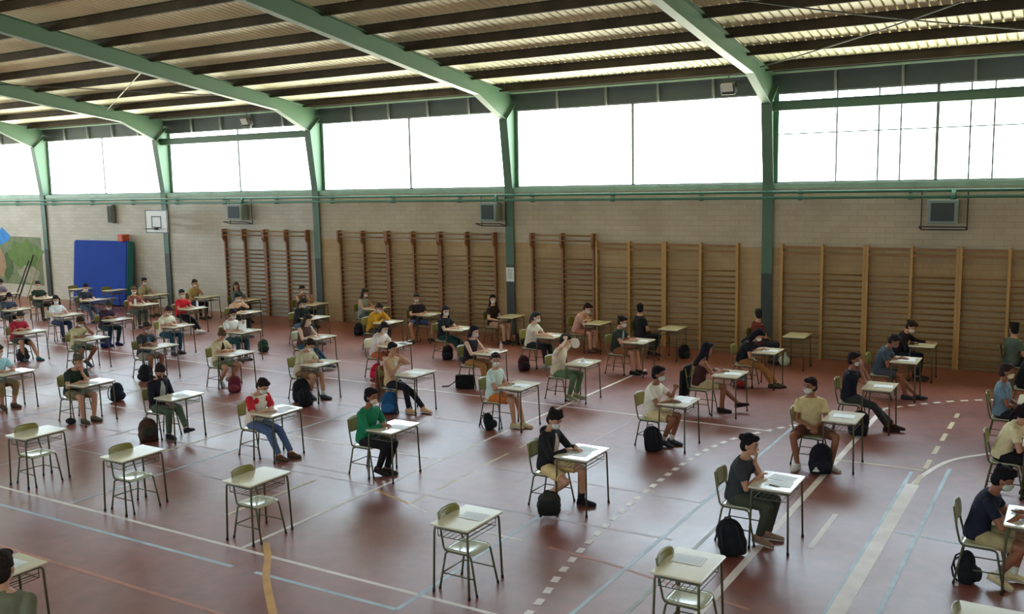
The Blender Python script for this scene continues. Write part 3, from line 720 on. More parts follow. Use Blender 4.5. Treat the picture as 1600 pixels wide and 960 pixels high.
def person(who, more, loc, rz=0., top=('tee', (200, 200, 200)), bot=('shorts', (90, 80, 60)), hair=('short', (40, 32, 28)), sk='m', lean=12, head=(0, 30),
           rh='desk', lh='desk', feet='flat', mask=(216, 214, 206), shoes=(60, 56, 54), sc=1., lod=1, stand=False, side=0., socks=None):
    t = thing('person', (who+', '+more) if more and len((who+' '+more).replace('-', ' ').split()) <= 15 else who, 'person', loc, math.radians(rz))
    t.scale = (sc, sc, sc)
    vox = (.0062, .008, .012)[lod]; vc = (.010, .012, .016)[lod]
    fem = hair[0] in ('long', 'bun', 'pony'); ws = .98 if fem else 1.07
    Z = V((0, 0, 1)); Y = V((0, 1, 0))
    P0 = V((-.055, 0, .535)) if not stand else V((0, 0, .93))
    pts = [P0]; angs = []
    for L, k in ((.165, .55), (.155, 1.05), (.165, 1.35)):
        a = math.radians(lean*k); angs.append(a); pts.append(pts[-1]+V((math.sin(a), math.sin(math.radians(side)), math.cos(a))).normalized()*L)
    def sp_(s):                      # point and depth axis along the spine, s in metres from the pelvis
        acc = 0
        for i, L in enumerate((.165, .155, .165)):
            if s <= acc+L or i == 2:
                d = (pts[i+1]-pts[i]).normalized(); return pts[i]+d*(s-acc), Y.cross(d).normalized(), d
            acc += L
    def torso(mb, rings, add=0.):
        R = []
        for s, w_, dp in rings:
            c, dx, d = sp_(s); R.append((c, Y, dx, w_*ws+add, dp+add))
        mb.loft(R)
    TR = [(-.06, .13, .09), (-.02, .158, .112), (.06, .150, .110), (.15, .128, .095), (.25, .140, .104), (.34, .158, .110), (.41, .168, .095), (.455, .150, .075), (.48, .105, .062), (.505, .062, .055)]
    nb, _, nd = sp_(.485)
    ha = math.radians(head[1]*.35); nt_ = nb+V((math.sin(angs[2]*.6+ha), 0, math.cos(angs[2]*.6+ha)))*.075
    RH = Matrix.Rotation(math.radians(head[0]), 3, 'Z') @ Matrix.Rotation(math.radians(head[1]), 3, 'Y')
    HF = RH @ V((1, 0, 0)); HU = RH @ Z; HS = RH @ Y
    HC = nt_+HU*.085+HF*.018
    hp = lambda x, y, z: HC+HF*x+HS*y+HU*z
    body = MB(); torso(body, TR, -.006)
    body.cone(nb-nd*.03, nt_+HU*.01, .056, .052)
    body.ell(hp(-.002, 0, .028), (.096, .077, .100), RH).ell(hp(.022, 0, -.045), (.066, .058, .066), RH).ell(hp(.05, 0, -.085), (.030, .030, .022), RH)
    body.cone(hp(.088, 0, .012), hp(.108, 0, -.022), .009, .015, 8)
    for s in (-1, 1): body.ell(hp(-.005, s*.079, -.008), (.020, .010, .031), RH, 10, 6)
    body.cone(hp(.088, -.02, -.052), hp(.088, .02, -.052), .008, .008, 6)
    # arms
    sh = {}; arms = {}
    for s in (-1, 1):
        c, dx, d = sp_(.408); S = c+Y*s*(.168*ws); sh[s] = S
        g = rh if s < 0 else lh; curl = 22; pole = V((-.35, s*.75, -.75)); hd = None; nrm = V((0, 0, -1)); xy = None
        if g == 'desk': T_ = V((.36, s*.10, ZT+.030)); hd = V((.9, -s*.35, -.03))
        elif g == 'write': T_ = V((.34, s*.08, ZT+.040)); hd = V((.85, -s*.45, -.16)); curl = 38; nrm = V((0, -s*.35, -1))
        elif g == 'near': T_ = V((.27, s*.05, ZT+.032)); hd = V((.4, -s*.9, -.02)); curl = 20
        elif g == 'reach': T_ = V((.50, s*.14, ZT+.032)); hd = V((1, 0, -.03)); pole = V((-.1, s*.7, -.6))
        elif g == 'chin': T_ = hp(.085, s*.035, -.185); hd = (hp(.10, s*.01, -.07)-T_); curl = 45; nrm = -HF; pole = V((.3, s*.35, -1)); 
        elif g == 'face': T_ = hp(.135, s*.055, -.13); hd = (hp(.11, s*.03, .02)-T_); curl = 14; nrm = -HF; pole = V((.3, s*.6, -1))
        elif g == 'temple': T_ = hp(.06, s*.115, -.10); hd = (hp(.035, s*.095, .06)-T_); curl = 18; nrm = -HS*s; pole = V((.35, s*.6, -1))
        elif g == 'head': T_ = hp(-.02, s*.15, .03); hd = (hp(-.05, s*.03, .14)-T_); curl = 25; nrm = -HS*s; pole = V((.5, s*1.0, .1))
        elif g == 'lap': T_ = V((.22, s*.055, .625)); hd = V((.75, -s*.5, -.40)); curl = 30; nrm = V((0, -s*.5, -.8))
        elif g == 'thigh': T_ = V((.18, s*.12, .64)); hd = V((1, -s*.1, -.12)); curl = 15
        elif g == 'seat': T_ = V((-.05, s*.27, .50)); hd = V((.4, 0, -1)); curl = 30; nrm = V((0, -s, 0)); pole = V((-1, s*.4, 0))
        elif g == 'cross': T_ = V((.24, -s*.07, ZT+.035+(.035 if s > 0 else 0))); hd = V((.15, -s, 0)); curl = 15; pole = V((0, s, -.5))
        elif g == 'up': T_ = V((.33, s*.10, ZT+.17)); hd = V((.5, -s*.2, .8)); curl = 50; nrm = V((.3, -s, 0)); pole = V((.1, s*.6, -1))
        elif g == 'side': T_ = V((.02, s*.22, .93)); hd = V((.05, 0, -1)); nrm = V((0, -s, 0)); curl = 20; pole = V((-1, s*.1, 0))
        else: T_ = V(g[:3]); hd = V(g[3:6]) if len(g) > 5 else V((1, 0, -.1))
        E, W_ = ik(S, T_, .275, .245, pole)
        if hd is None: hd = W_-E
        body.cone(S, E, .050, .037).cone(E, W_, .038, .024); body.ell(S-Z*.005, (.052, .052, .056))
        hand(body, W_, hd, nrm, s, curl); arms[s] = (S, E, W_, hd)
    # legs
    legs = {}
    FT = {'flat': ((.37, -.11, 0), (.37, .11, 0)), 'back': ((.10, -.10, 32), (.12, .12, 32)), 'mid': ((.26, -.11, 8), (.30, .11, 0)),
          'fwd': ((.58, -.12, 0), (.62, .10, 0)), 'cross': ((.60, .05, 0), (.56, -.06, 0)), 'mix': ((.12, -.10, 34), (.42, .13, 0)), 'mix2': ((.42, -.12, 0), (.14, .10, 32)),
          'wide': ((.34, -.24, 0), (.34, .24, 0)), 'over': ((.36, -.03, 0), (.52, -.13, -12)), 'long': ((.76, -.05, -6), (.70, .08, -6))}
    for s in (-1, 1):
        hpj = P0+V((.02, s*.088*ws, -.015))
        if stand: A_ = V((.04*s+.01, s*.10, .078)); ft = (0, 0, 0); pole = V((1, 0, 0)); l1, l2 = .425, .43
        else:
            ft = FT[feet][0 if s < 0 else 1] if isinstance(feet, str) else feet[0 if s < 0 else 1]
            zz = .078+math.sin(math.radians(max(0, ft[2])))*.13
            if len(ft) > 3: zz = ft[3]
            elif feet == 'over' and s > 0: zz = .22
            A_ = V((ft[0], ft[1], zz)); l1, l2 = .42, .42; pole = V((.35, s*(.12 if abs(ft[1]) < .2 else .4), 1))
        K, A_ = ik(hpj, A_, l1, l2, pole)
        body.cone(hpj, K, .080, .054).cone(K, K.lerp(A_, .35), .054, .053).cone(K.lerp(A_, .35), A_, .053, .034).cone(A_, A_-Z*.02, .034, .034)
        body.ell(K, (.055, .052, .056)); fd = V((K.x-hpj.x, K.y-hpj.y, 0)) if not stand else V((1, s*.15, 0))
        if fd.length < .05: fd = V((1, 0, 0))
        fd = fd.normalized(); fp = ft[2] if not stand else 0
        f2 = fd*math.cos(math.radians(fp))-Z*math.sin(math.radians(fp)); body.cone(A_-Z*.03, A_-Z*.045+f2*.12, .026, .02)
        legs[s] = (hpj, K, A_, fd, fp)
    melt(body.build('body', skin(sk), t), vox, 2)
    # shirt
    kind = top[0]; c1 = cloth(top[1]); m = MB(); slv = {'tee': .62, 'raglan': .62, 'long': 2, 'jacket': 2, 'tank': 0, 'sleeveless': 0, 'vest': 0}[kind]
    if kind == 'tank': torso(m, [(-.04, .155, .112), (.06, .150, .112), (.15, .130, .098), (.25, .140, .106), (.335, .148, .108), (.36, .12, .10)], .012)
    else: torso(m, [(-.05, .155, .115), (0, .160, .120), (.06, .156, .115), (.15, .140, .102), (.25, .148, .110), (.34, .162, .112), (.41, .170, .097), (.455, .150, .078), (.482, .095, .066)], .013)
    for s in (-1, 1):
        S, E, W_, hd = arms[s]
        if slv > 0: m.ell(S-Z*.006, (.056, .056, .058))
        if 0 < slv < 1: m.frus(S, S.lerp(E, slv), .056, .059)
        elif slv > 1: m.cone(S, E, .060, .050).frus(E, W_.lerp(E, .04), .050, .034); m.ell(E, (.05, .05, .05))
        elif kind != 'tank': m.ell(S-Y*s*.02, (.045, .045, .056))
        else:
            a_, _, _ = sp_(.34); b_, _, _ = sp_(.455); m.tube([a_+Y*s*.085+V((.10, 0, 0)), b_+Y*s*.085+V((.03, 0, .02)), b_+Y*s*.08+V((-.05, 0, .0)), a_+Y*s*.08+V((-.09, 0, .0))], .012, 6)
    if kind in ('long', 'jacket'):
        c, dx, d = sp_(.49); m.tube([c+dx*.05*math.cos(a*.7854)+Y*.055*math.sin(a*.7854)+d*.008 for a in range(9)], .014, 6)
    if kind == 'jacket':
        c, dx, d = sp_(.455); m.ell(c-dx*.085, (.05, .11, .06))
    nm = {'tee': 't_shirt', 'raglan': 't_shirt', 'long': 'long_sleeved_top', 'jacket': 'jacket', 'tank': 'tank_top', 'sleeveless': 'sleeveless_top', 'vest': 'vest'}[kind]
    melt(m.build(nm, c1, t), vc, 4)
    if len(top) > 2:
        m = MB(); R = []
        if kind == 'raglan':     # coloured shoulders
            for s in (-1, 1):
                S, E, W_, hd = arms[s]; m.frus(S+V((0, 0, .002)), S.lerp(E, .66), .067, .064); m.ell(S, (.068, .066, .072)); c, dx, d = sp_(.40); m.ell(c+Y*s*.10+dx*.03, (.09, .06, .07))
            melt(m.build('coloured_sleeves', cloth(top[2]), t), vc, 3)
        else:
            for s, w_, dp in ((-.03, .05, .02), (.06, .055, .02), (.15, .06, .02), (.25, .062, .02), (.34, .058, .02), (.42, .045, .02), (.465, .03, .016)):
                c, dx, d = sp_(s); dd = {-.03: .118, .06: .114, .15: .104, .25: .113, .34: .113, .42: .088, .465: .072}[s]
                R.append((c+dx*dd, Y, dx, w_, dp))
            m.loft(R, 14); melt(m.build('undershirt' if kind in ('jacket', 'vest', 'long') else 'chest_print', cloth(top[2]), t), vc*.8, 2)
    # legwear
    m = MB(); k = bot[0]; cb = cloth(bot[1], 'denim')
    c, dx, d = sp_(0); m.ell(c-Z*.01, (.125, .170*ws, .105)); m.ell(c-Z*.02+V((.03, 0, 0)), (.11, .165*ws, .085))
    for s in (-1, 1):
        h_, K, A_, fd, fp = legs[s]
        if k == 'shorts': m.frus(h_, h_.lerp(K, .80), .092, .080)
        elif k == 'skirt': m.frus(h_, h_.lerp(K, .70), .094, .088)
        elif k == 'cropped': m.cone(h_, K, .092, .068).frus(K, K.lerp(A_, .55), .068, .056)
        else: m.cone(h_, K, .092, .066).frus(K, K.lerp(A_, .93), .066, .048)
    if k == 'skirt': m.ell((legs[-1][0]+legs[1][0]).lerp(legs[-1][1]+legs[1][1], .4)*.5, (.16, .14, .07))
    melt(m.build({'shorts': 'shorts', 'skirt': 'skirt'}.get(k, 'trousers'), cb, t), vc, 3)
    # shoes
    for s in (-1, 1):
        h_, K, A_, fd, fp = legs[s]; a = MB(); b = MB(); shoe(a, b, A_, fd, fp)
        if socks: a2 = MB(); a2.frus(A_.lerp(K, .22), A_, .041, .038); 
        o = a.build('shoe', cloth(shoes, 'leather'), t, True); b.build('sole', mat('sole_%d' % (sum(shoes) > 360), (205, 200, 190) if sum(shoes) > 360 else (52, 48, 46), .7), o)
        if socks: a2.build('sock', cloth(socks), t, True)
    # hair
    hk, hc = hair; m = MB(); ch = mat('hair_%d_%d_%d' % hc, hc, .85, noise=.3, nscale=60, bump=.6, stretch=(1, 1, .2), spec=.12)
    if hk == 'cap':
        m.ell(hp(-.008, 0, .062), (.104, .088, .075), RH).ell(hp(.10, 0, .055), (.06, .065, .012), RH)
    else:
        m.ell(hp(-.020, 0, .056), (.100, .086, .092), RH).ell(hp(-.046, 0, -.012), (.070, .081, .085), RH).ell(hp(-.002, 0, .03), (.05, .088, .05), RH).ell(hp(.048, 0, .103), (.056, .066, .036), RH)
        for q in range(9): m.ell(hp(-.02+.072*math.cos(q*2.4), .060*math.sin(q*2.4), .078+.02*math.cos(q*1.7)), (.027, .027, .022), RH, 8, 5)
        if hk in ('curly', 'thick'):
            for q in range(14):
                a = q*2.4; m.ell(hp(-.016+.074*math.cos(a), .066*math.sin(a), .092+.035*math.cos(q*1.7)), (.032, .032, .032), RH, 8, 5)
        if hk in ('long', 'bob'):
            for s in (-1, 1): m.cone(hp(-.012, s*.075, .03), hp(-.018, s*.082, -.10), .030, .026, 8)
            m.cone(hp(-.06, 0, 0), hp(-.07, 0, -.12), .07, .06)
        if hk == 'long':
            a, dx, d = sp_(.33); a = a-dx*.13; m.cone(hp(-.065, 0, -.08), a, .062, .045); m.cone(hp(-.05, .045, -.08), a+Y*.05, .04, .03).cone(hp(-.05, -.045, -.08), a-Y*.05, .04, .03)
            for s in (-1, 1): m.cone(hp(-.01, s*.082, -.08), hp(-.0, s*.10, -.22), .027, .018, 8)
        if hk == 'bun': m.ell(hp(-.105, 0, .07), (.045, .045, .045), RH)
        if hk == 'pony':
            m.ell(hp(-.105, 0, .045), (.03, .03, .03), RH); m.cone(hp(-.115, 0, .04), hp(-.15, 0, -.10), .032, .028); m.cone(hp(-.15, 0, -.10), hp(-.13, 0, -.2), .028, .012)
    melt(m.build('cap' if hk == 'cap' else 'hair', ch, t), .007 if lod < 2 else .010, 2)
    # mask and eyes
    if mask:
        m = MB(); m.ell(hp(.050, 0, -.050), (.067, .062, .052), RH).ell(hp(.092, 0, -.025), (.026, .028, .026), RH)
        o = m.build('face_mask', cloth(mask), t); melt(o, .007 if lod < 2 else .009, 3)
        for s in (-1, 1): MB().tube([hp(.07, s*.055, -.03), hp(.03, s*.078, -.005), hp(0, s*.085, .005)], .0025, 5).build('ear_loop', cloth(mask), o)
    for s in (-1, 1):
        MB().ell(hp(.086, s*.031, .022), (.009, .014, .008), RH, 8, 5).build('eye', mat('eye_dark', (30, 24, 22), .3), t, True)
        MB().tube([hp(.092, s*.016, .044), hp(.090, s*.032, .049), hp(.080, s*.048, .044)], .0035, 5).build('eyebrow', ch, t)
    NP[0] += 1
    return t

B_ = (34, 34, 38)            # black cloth
DX = -.44; DY = -.05
ROOTS = {}
def seat(key, xy, who, more, rz=0., dx=DX, dy=DY, desk=True, chair=PC, papers=1, cz=0., pr=(.06, -.02, 8), lod=None, **k):
    X, Y_ = xy
    if lod is None: lod = 0 if Y_ < -11 else (1 if Y_ < -8 else 2)
    if desk:
        place(PD, (X, Y_, 0), 0, 'school desk of the '+who, 'exam desks')
    place(chair, (X+dx, Y_+dy, 0), math.radians(cz), 'school chair under the '+who, 'exam chairs')
    person(who, more, (X+dx, Y_+dy, 0), rz, lod=lod, **k)
    if desk and papers:
        place(PP, (X+pr[0], Y_+pr[1], ZT+.001), math.radians(pr[2]), 'exam paper of the '+who, 'exam papers')
    if desk and papers > 1:
        place(PP, (X+pr[0]-.02, Y_+pr[1]+.23, ZT+.001), math.radians(-pr[2]-4), 'farther exam sheet of the '+who, 'exam papers')

# --- front row, y about -12
seat('M', (-5.59, -11.90), 'person in open black hoodie over a pale tee', 'cream shorts, left hand writing', papers=2, pr=(.0, -.10, 4),
     top=('jacket', (38, 36, 38), (206, 180, 168)), bot=('shorts', (226, 192, 134)), hair=('thick', (38, 30, 28)), sk='m', lean=6, head=(-12, 26), rh='near', lh='write', feet=((.03, -.12, 42), (.40, .12, 0)), shoes=B_, socks=B_)
seat('W', (-3.01, -11.92), 'person in dark grey tee with hand at the mouth', 'elbow on the desk, black hair tied up', dx=-.42, papers=2, pr=(.05, -.09, 3),
     top=('tee', (62, 64, 66)), bot=('trousers', (68, 72, 58)), hair=('bun', (30, 26, 30)), sk='m', lean=13, head=(-4, 10), rh=(.22, .03, .80, .1, 1, .1), lh='chin', feet='mid', shoes=(150, 120, 100), mask=None)
seat('G', (-8.67, -11.99), 'person in green tracksuit top', 'black trousers, both hands together on the desk', dx=-.43, papers=1, pr=(.10, .0, 4),
     top=('long', (34, 122, 82)), bot=('trousers', (34, 32, 34)), hair=('short', (34, 28, 30)), sk='d', lean=10, head=(5, 8), rh='write', lh='near', feet=((.20, -.04, 12), (.26, .07, 0)), shoes=(44, 34, 32), mask=(224, 196, 170))
seat('R', (-10.97, -12.06), 'person in white tee with red sleeves', 'blue jeans, hand near the face, feet on the floor under the desk', dx=-.40, papers=2, pr=(.05, -.05, 6),
     top=('raglan', (232, 218, 196), (196, 44, 52)), bot=('trousers', (84, 100, 132)), hair=('short', (42, 32, 30)), sk='m', lean=15, head=(0, 34), rh='desk', lh='near', feet='fwd', shoes=(92, 62, 50))
seat('3', (-13.33, -12.03), 'person in black cardigan over a grey tee looking down', 'one leg crossed over the other', papers=1,
     top=('jacket', (34, 30, 40), (160, 158, 146)), bot=('trousers', (82, 92, 72)), hair=('bun', (46, 34, 36)), sk='m', lean=5, head=(-18, 38), rh='lap', lh='lap', feet=((.30, -.10, 0), (.64, .00, -18, .20)), shoes=(38, 36, 40), mask=(70, 50, 50))
seat('2', (-15.77, -12.03), 'person in dark green tee with brown hair', 'olive shorts, head propped on one hand', papers=1, dx=-.45,
     top=('tee', (48, 58, 48)), bot=('shorts', (120, 112, 78)), hair=('curly', (96, 88, 70)), sk='m', lean=20, head=(6, 18), rh='desk', lh='chin', feet='flat', shoes=(92, 84, 66), mask=(196, 150, 140))
seat('1', (-18.17, -12.10), 'person in pale blue top at the left edge of the photo', 'tan shorts, brown boots', papers=1, dx=-.46,
     top=('tee', (176, 220, 224)), bot=('cropped', (150, 124, 82)), hair=('short', (70, 60, 50)), sk='m', lean=12, head=(0, 20), rh='desk', lh='desk', feet='mid', shoes=(92, 66, 54))
seat('N', (-.38, -11.90), 'person in navy tee with black hair', 'khaki shorts, cream trainers, mask, writing at the right edge', papers=2, pr=(-.02, -.12, 4), dx=-.45,
     top=('tee', (34, 36, 52)), bot=('shorts', (172, 156, 112)), hair=('thick', (28, 26, 28)), sk='d', lean=18, head=(0, 22), rh='write', lh='desk', feet=((.16, -.10, 20), (.30, .12, 6)), shoes=(226, 208, 160), mask=(186, 196, 176), socks=(230, 228, 216))
# --- second row, y about -8.6
seat('44', (-5.54, -8.59), 'person in white tee lifting a pen', 'cream shorts, dark skin, mask, trainers', papers=2, pr=(.04, -.02, 4), dx=-.42,
     top=('tee', (236, 226, 208)), bot=('shorts', (228, 204, 150)), hair=('short', (34, 28, 30)), sk='d', lean=12, head=(4, 6), rh='desk', lh='up', feet=((.20, -.08, 12), (.28, .08, 4)), shoes=(64, 66, 70), socks=(220, 214, 206))
seat('37', (-8.47, -8.71), 'person in pale mint tee and orange shorts', 'mask on, turned towards the camera', papers=1, pr=(.05, -.02, 4), dx=-.45,
     top=('tee', (206, 222, 212)), bot=('shorts', (206, 116, 52)), hair=('short', (54, 40, 36)), sk='m', lean=6, head=(-52, 8), rh='near', lh='thigh', feet=((.40, -.06, 0), (.52, .05, 0)), shoes=(206, 190, 150))
seat('29', (-10.81, -8.63), 'person in open beige shirt and black trousers', 'one hand raised, legs stretched out', papers=1, dx=-.47,
     top=('vest', (214, 178, 134), (226, 226, 220)), bot=('trousers', (34, 34, 40)), hair=('short', (28, 30, 30)), sk='m', lean=0, head=(-16, 14), rh=(.10, .02, .86, .2, 1, .2), lh='temple', feet=((.42, -.12, 0), (.68, .02, 0)), shoes=(214, 170, 128), mask=None)
seat('47', (-3.01, -8.47), 'person in sand-coloured tee sitting sideways', 'hands between the knees, white trainers, empty-handed beside the desk', rz=-66, papers=1, pr=(.0, .03, 4), dx=-.46,
     top=('tee', (214, 192, 140)), bot=('shorts', (108, 70, 58)), hair=('short', (40, 28, 30)), sk='d', lean=4, head=(-52, 4), rh='lap', lh='lap', feet='wide', shoes=(226, 220, 206))
seat('25', (-13.19, -8.67), 'person in beige tee and brown shorts', 'face close to the exam paper', papers=1, dx=-.42,
     top=('tee', (202, 190, 160)), bot=('shorts', (132, 96, 66)), hair=('short', (52, 42, 34)), sk='m', lean=22, head=(0, 36), rh='near', lh='desk', feet=((.22, -.06, 18), (.44, .10, 0)), shoes=(90, 92, 100), socks=(220, 218, 212))
seat('4', (-15.66, -8.62), 'person in cream top with black straps and an olive skirt', 'leaning on folded arms', papers=1, dx=-.44,
     top=('tee', (214, 196, 156), (44, 34, 32)), bot=('skirt', (116, 124, 82)), hair=('bun', (92, 66, 50)), sk='m', lean=10, head=(-20, 44), rh='cross', lh='cross', feet='back', shoes=(160, 160, 150), mask=None)
seat('5', (-18.02, -8.72), 'person in dark tee with a blue chest print', 'bare forearms on the desk', papers=1,
     top=('tee', (58, 62, 62), (76, 108, 126)), bot=('shorts', (150, 140, 120)), hair=('short', (62, 50, 46)), sk='d', lean=12, head=(-14, 20), rh='desk', lh='cross', feet='mid', shoes=(50, 52, 60), mask=(190, 170, 160))
seat('6', (-20.57, -8.69), 'person in beige tee with an arm raised to the head', 'elbow on the desk', papers=1,
     top=('tee', (206, 196, 150)), bot=('shorts', (96, 110, 92)), hair=('short', (56, 46, 40)), sk='d', lean=14, head=(-10, 34), rh='cross', lh='temple', feet='back', shoes=(70, 80, 90))
seat('7', (-23.06, -8.71), 'person in red tee and dark green shorts', 'teal trainers, near the left edge', papers=1,
     top=('tee', (176, 46, 62)), bot=('shorts', (56, 66, 58)), hair=('short', (66, 60, 60)), sk='m', lean=14, head=(0, 36), rh='cross', lh='cross', feet=((.36, -.12, 0), (.62, .12, 0)), shoes=(60, 112, 112))
seat('T', (-.40, -8.62), 'person in cream-white tee at the right edge', 'mask on, bent over papers', papers=2, pr=(-.10, -.1, 4), dx=-.44,
     top=('tee', (228, 212, 168)), bot=('trousers', (30, 28, 32)), hair=('pony', (34, 24, 26)), sk='m', lean=24, head=(0, 24), rh='near', lh='desk', feet='mid', shoes=(40, 40, 44), mask=(214, 176, 150))
seat('Z4', (-25.45, -8.70), 'person in black tee at the left edge behind the red tee', 'only partly in the photo', papers=1,
     top=('tee', (44, 50, 54)), bot=('trousers', (60, 74, 70)), hair=('short', (36, 34, 34)), lean=12, head=(0, 30))
# --- third row, y about -6.2
seat('48', (-2.94, -6.06), 'person in black tee with both hands at the face', 'dark trousers, legs stretched and crossed', papers=1, dx=-.44,
     top=('tee', (34, 34, 44)), bot=('trousers', (62, 62, 60)), hair=('short', (46, 36, 34)), sk='d', lean=6, head=(-4, 4), rh='face', lh='face', feet=((.60, -.02, 0), (.74, .02, 0)), shoes=(64, 42, 38))
seat('43', (-5.52, -6.14), 'person with long dark hair in a brown strappy top', 'beige shorts, legs crossed under the desk', rz=30, papers=1, dx=-.52,
     top=('tank', (70, 44, 40)), bot=('shorts', (196, 176, 132)), hair=('long', (34, 33, 40)), sk='d', lean=12, head=(14, 12), rh='desk', lh='near', feet=((.34, -.12, 0), (.66, -.08, -12, .16)), shoes=(52, 40, 42), mask=None)
seat('39', (-8.43, -6.34), 'person in beige tee and green trousers holding a round fan', 'head turned away, arms raised', papers=1, pr=(.05, .0, 6), dx=-.48,
     top=('tee', (222, 204, 178)), bot=('trousers', (98, 122, 86)), hair=('short', (46, 44, 46)), sk='l', lean=10, head=(38, 26), rh='head', lh='head', feet='mid', shoes=(150, 146, 110), mask=None)
seat('36', (-10.73, -6.14), 'person in black sleeveless top and tan trousers', 'pale arms on the desk, mask on', papers=1, dx=-.44,
     top=('sleeveless', (40, 34, 42)), bot=('trousers', (170, 124, 72)), hair=('bob', (38, 34, 44)), sk='l', lean=10, head=(-2, 14), rh='desk', lh='desk', feet=((.40, -.12, 0), (.30, .10, 6)), shoes=(44, 44, 46), mask=(206, 200, 206))
seat('28', (-13.16, -6.29), 'person in white tee with rust-coloured shorts reading a sheet', 'bent low over the desk', papers=2, chair=PCW,
     top=('tee', (226, 214, 204)), bot=('shorts', (186, 98, 60)), hair=('bob', (46, 38, 38)), sk='l', lean=20, head=(-6, 32), rh='write', lh='desk', feet='back', shoes=(120, 100, 90))
seat('24', (-15.50, -6.18), 'person in brown sleeveless top and blue jeans', 'pale chair back behind, arms on the desk', papers=1, chair=PCW,
     top=('sleeveless', (88, 66, 58)), bot=('trousers', (58, 84, 108)), hair=('long', (52, 46, 38)), sk='l', lean=14, head=(0, 24), rh='desk', lh='desk', feet='long', shoes=(54, 54, 66), mask=(200, 190, 170))
seat('22', (-17.89, -6.28), 'person in white tee holding up a white sheet', 'dark green trousers', papers=1,
     top=('tee', (232, 230, 224)), bot=('trousers', (48, 76, 80)), hair=('short', (48, 46, 52)), sk='m', lean=10, head=(0, 22), rh='desk', lh='up', feet='flat', shoes=(60, 60, 66))
seat('19', (-20.24, -6.38), 'person in ivory tee and teal trousers', 'reading on the desk in front of the red shirt', papers=1,
     top=('tee', (232, 226, 200)), bot=('trousers', (44, 78, 96)), hair=('short', (64, 50, 52)), sk='m', lean=16, head=(0, 34), rh='desk', lh='cross', feet='flat', shoes=(80, 80, 84))
seat('12', (-22.90, -6.26), 'person in dark plum tee', 'navy trousers', papers=1,
     top=('tee', (62, 46, 62)), bot=('trousers', (34, 58, 62)), hair=('short', (60, 64, 54)), sk='d', lean=14, head=(0, 40), rh='cross', lh='cross', feet='mid', shoes=(30, 48, 96))
seat('10', (-25.15, -6.25), 'person in white shirt and navy jeans with a bright mask', 'left part of the hall', papers=1, chair=PCW,
     top=('tee', (234, 236, 238)), bot=('trousers', (56, 72, 100)), hair=('long', (50, 40, 40)), sk='l', lean=4, head=(-30, 22), rh='near', lh='desk', feet=((.38, -.10, 0), (.44, .10, 0)), shoes=(60, 62, 80), mask=(236, 244, 246))
seat('8', (-27.81, -6.17), 'person in blue-grey tee near the left edge', 'bent over the desk', papers=1,
     top=('tee', (74, 82, 98)), bot=('trousers', (64, 60, 60)), hair=('bob', (42, 38, 50)), sk='m', lean=18, head=(-10, 34), rh='cross', lh='desk', feet='flat')
seat('Z2', (-30.3, -6.15), 'person in slate top at the far left edge', 'half cut off by the edge', papers=1,
     top=('tee', (70, 74, 84)), bot=('trousers', (60, 70, 66)), hair=('short', (36, 34, 40)), lean=14, head=(0, 30))
seat('B', (-.62, -6.08), 'person in grey-blue tee sitting upright with a white mask', 'hands in the lap, right edge of the photo', dx=-.42,
     top=('tee', (112, 136, 150)), bot=('trousers', (40, 40, 46)), hair=('short', (60, 44, 42)), sk='d', lean=2, head=(0, 8), rh='lap', lh='lap', feet='flat', mask=(226, 206, 170), shoes=(200, 200, 206))
# --- fourth row, y about -3.6
seat('49', (-2.94, -3.43), 'person in dark blue-grey shirt with brown bare legs', 'bent over spread papers', papers=2, pr=(.02, -.08, 5),
     top=('tee', (72, 84, 94)), bot=('shorts', (84, 84, 90)), hair=('short', (44, 38, 42)), sk='d', lean=22, head=(-4, 34), rh='near', lh='desk', feet=((.46, -.06, 0), (.66, .02, -6)), shoes=(60, 58, 62), mask=(150, 110, 100))
seat('45', (-5.58, -3.57), 'black-haired person bowed right over the desk', 'tan trousers', papers=1, dx=-.46,
     top=('tee', (32, 32, 40)), bot=('trousers', (164, 112, 66)), hair=('long', (24, 24, 28)), sk='m', lean=26, head=(0, 48), rh='near', lh='desk', feet=((.58, -.04, 0), (.66, .06, 0)), shoes=(70, 60, 46))
seat('41', (-8.45, -3.56), 'person in dark green top with rust shorts', 'bare legs, dark trainers, mask', papers=1, dx=-.48,
     top=('tee', (48, 56, 46), (150, 158, 160)), bot=('shorts', (140, 88, 54)), hair=('bun', (44, 34, 32)), sk='m', lean=10, head=(0, 20), rh='desk', lh='desk', feet=((.38, -.08, 0), (.46, .08, 0)), shoes=(40, 38, 38))
seat('38', (-10.58, -3.74), 'person in white tee reaching across the desk', 'mask on', papers=1, dx=-.48,
     top=('tee', (228, 220, 200)), bot=('trousers', (40, 44, 46)), hair=('pony', (60, 56, 58)), sk='l', lean=14, head=(0, 10), rh='reach', lh='desk', feet=((.40, -.10, 0), (.50, .10, 0)), shoes=(190, 190, 182))
seat('34', (-13.15, -3.71), 'person in black tee and dark teal trousers', 'long black hair, mask, arms on the desk', papers=1,
     top=('tee', (32, 38, 42)), bot=('trousers', (40, 62, 60)), hair=('long', (32, 34, 38)), sk='l', lean=8, head=(-34, 16), rh='desk', lh='desk', feet='fwd', shoes=(80, 108, 100))
seat('27', (-15.53, -3.57), 'person in mustard yellow long-sleeved top', 'head resting on a hand', papers=1,
     top=('long', (204, 152, 44)), bot=('trousers', (70, 60, 50)), hair=('short', (62, 48, 44)), sk='m', lean=20, head=(-8, 36), rh='cross', lh='temple', feet='flat')
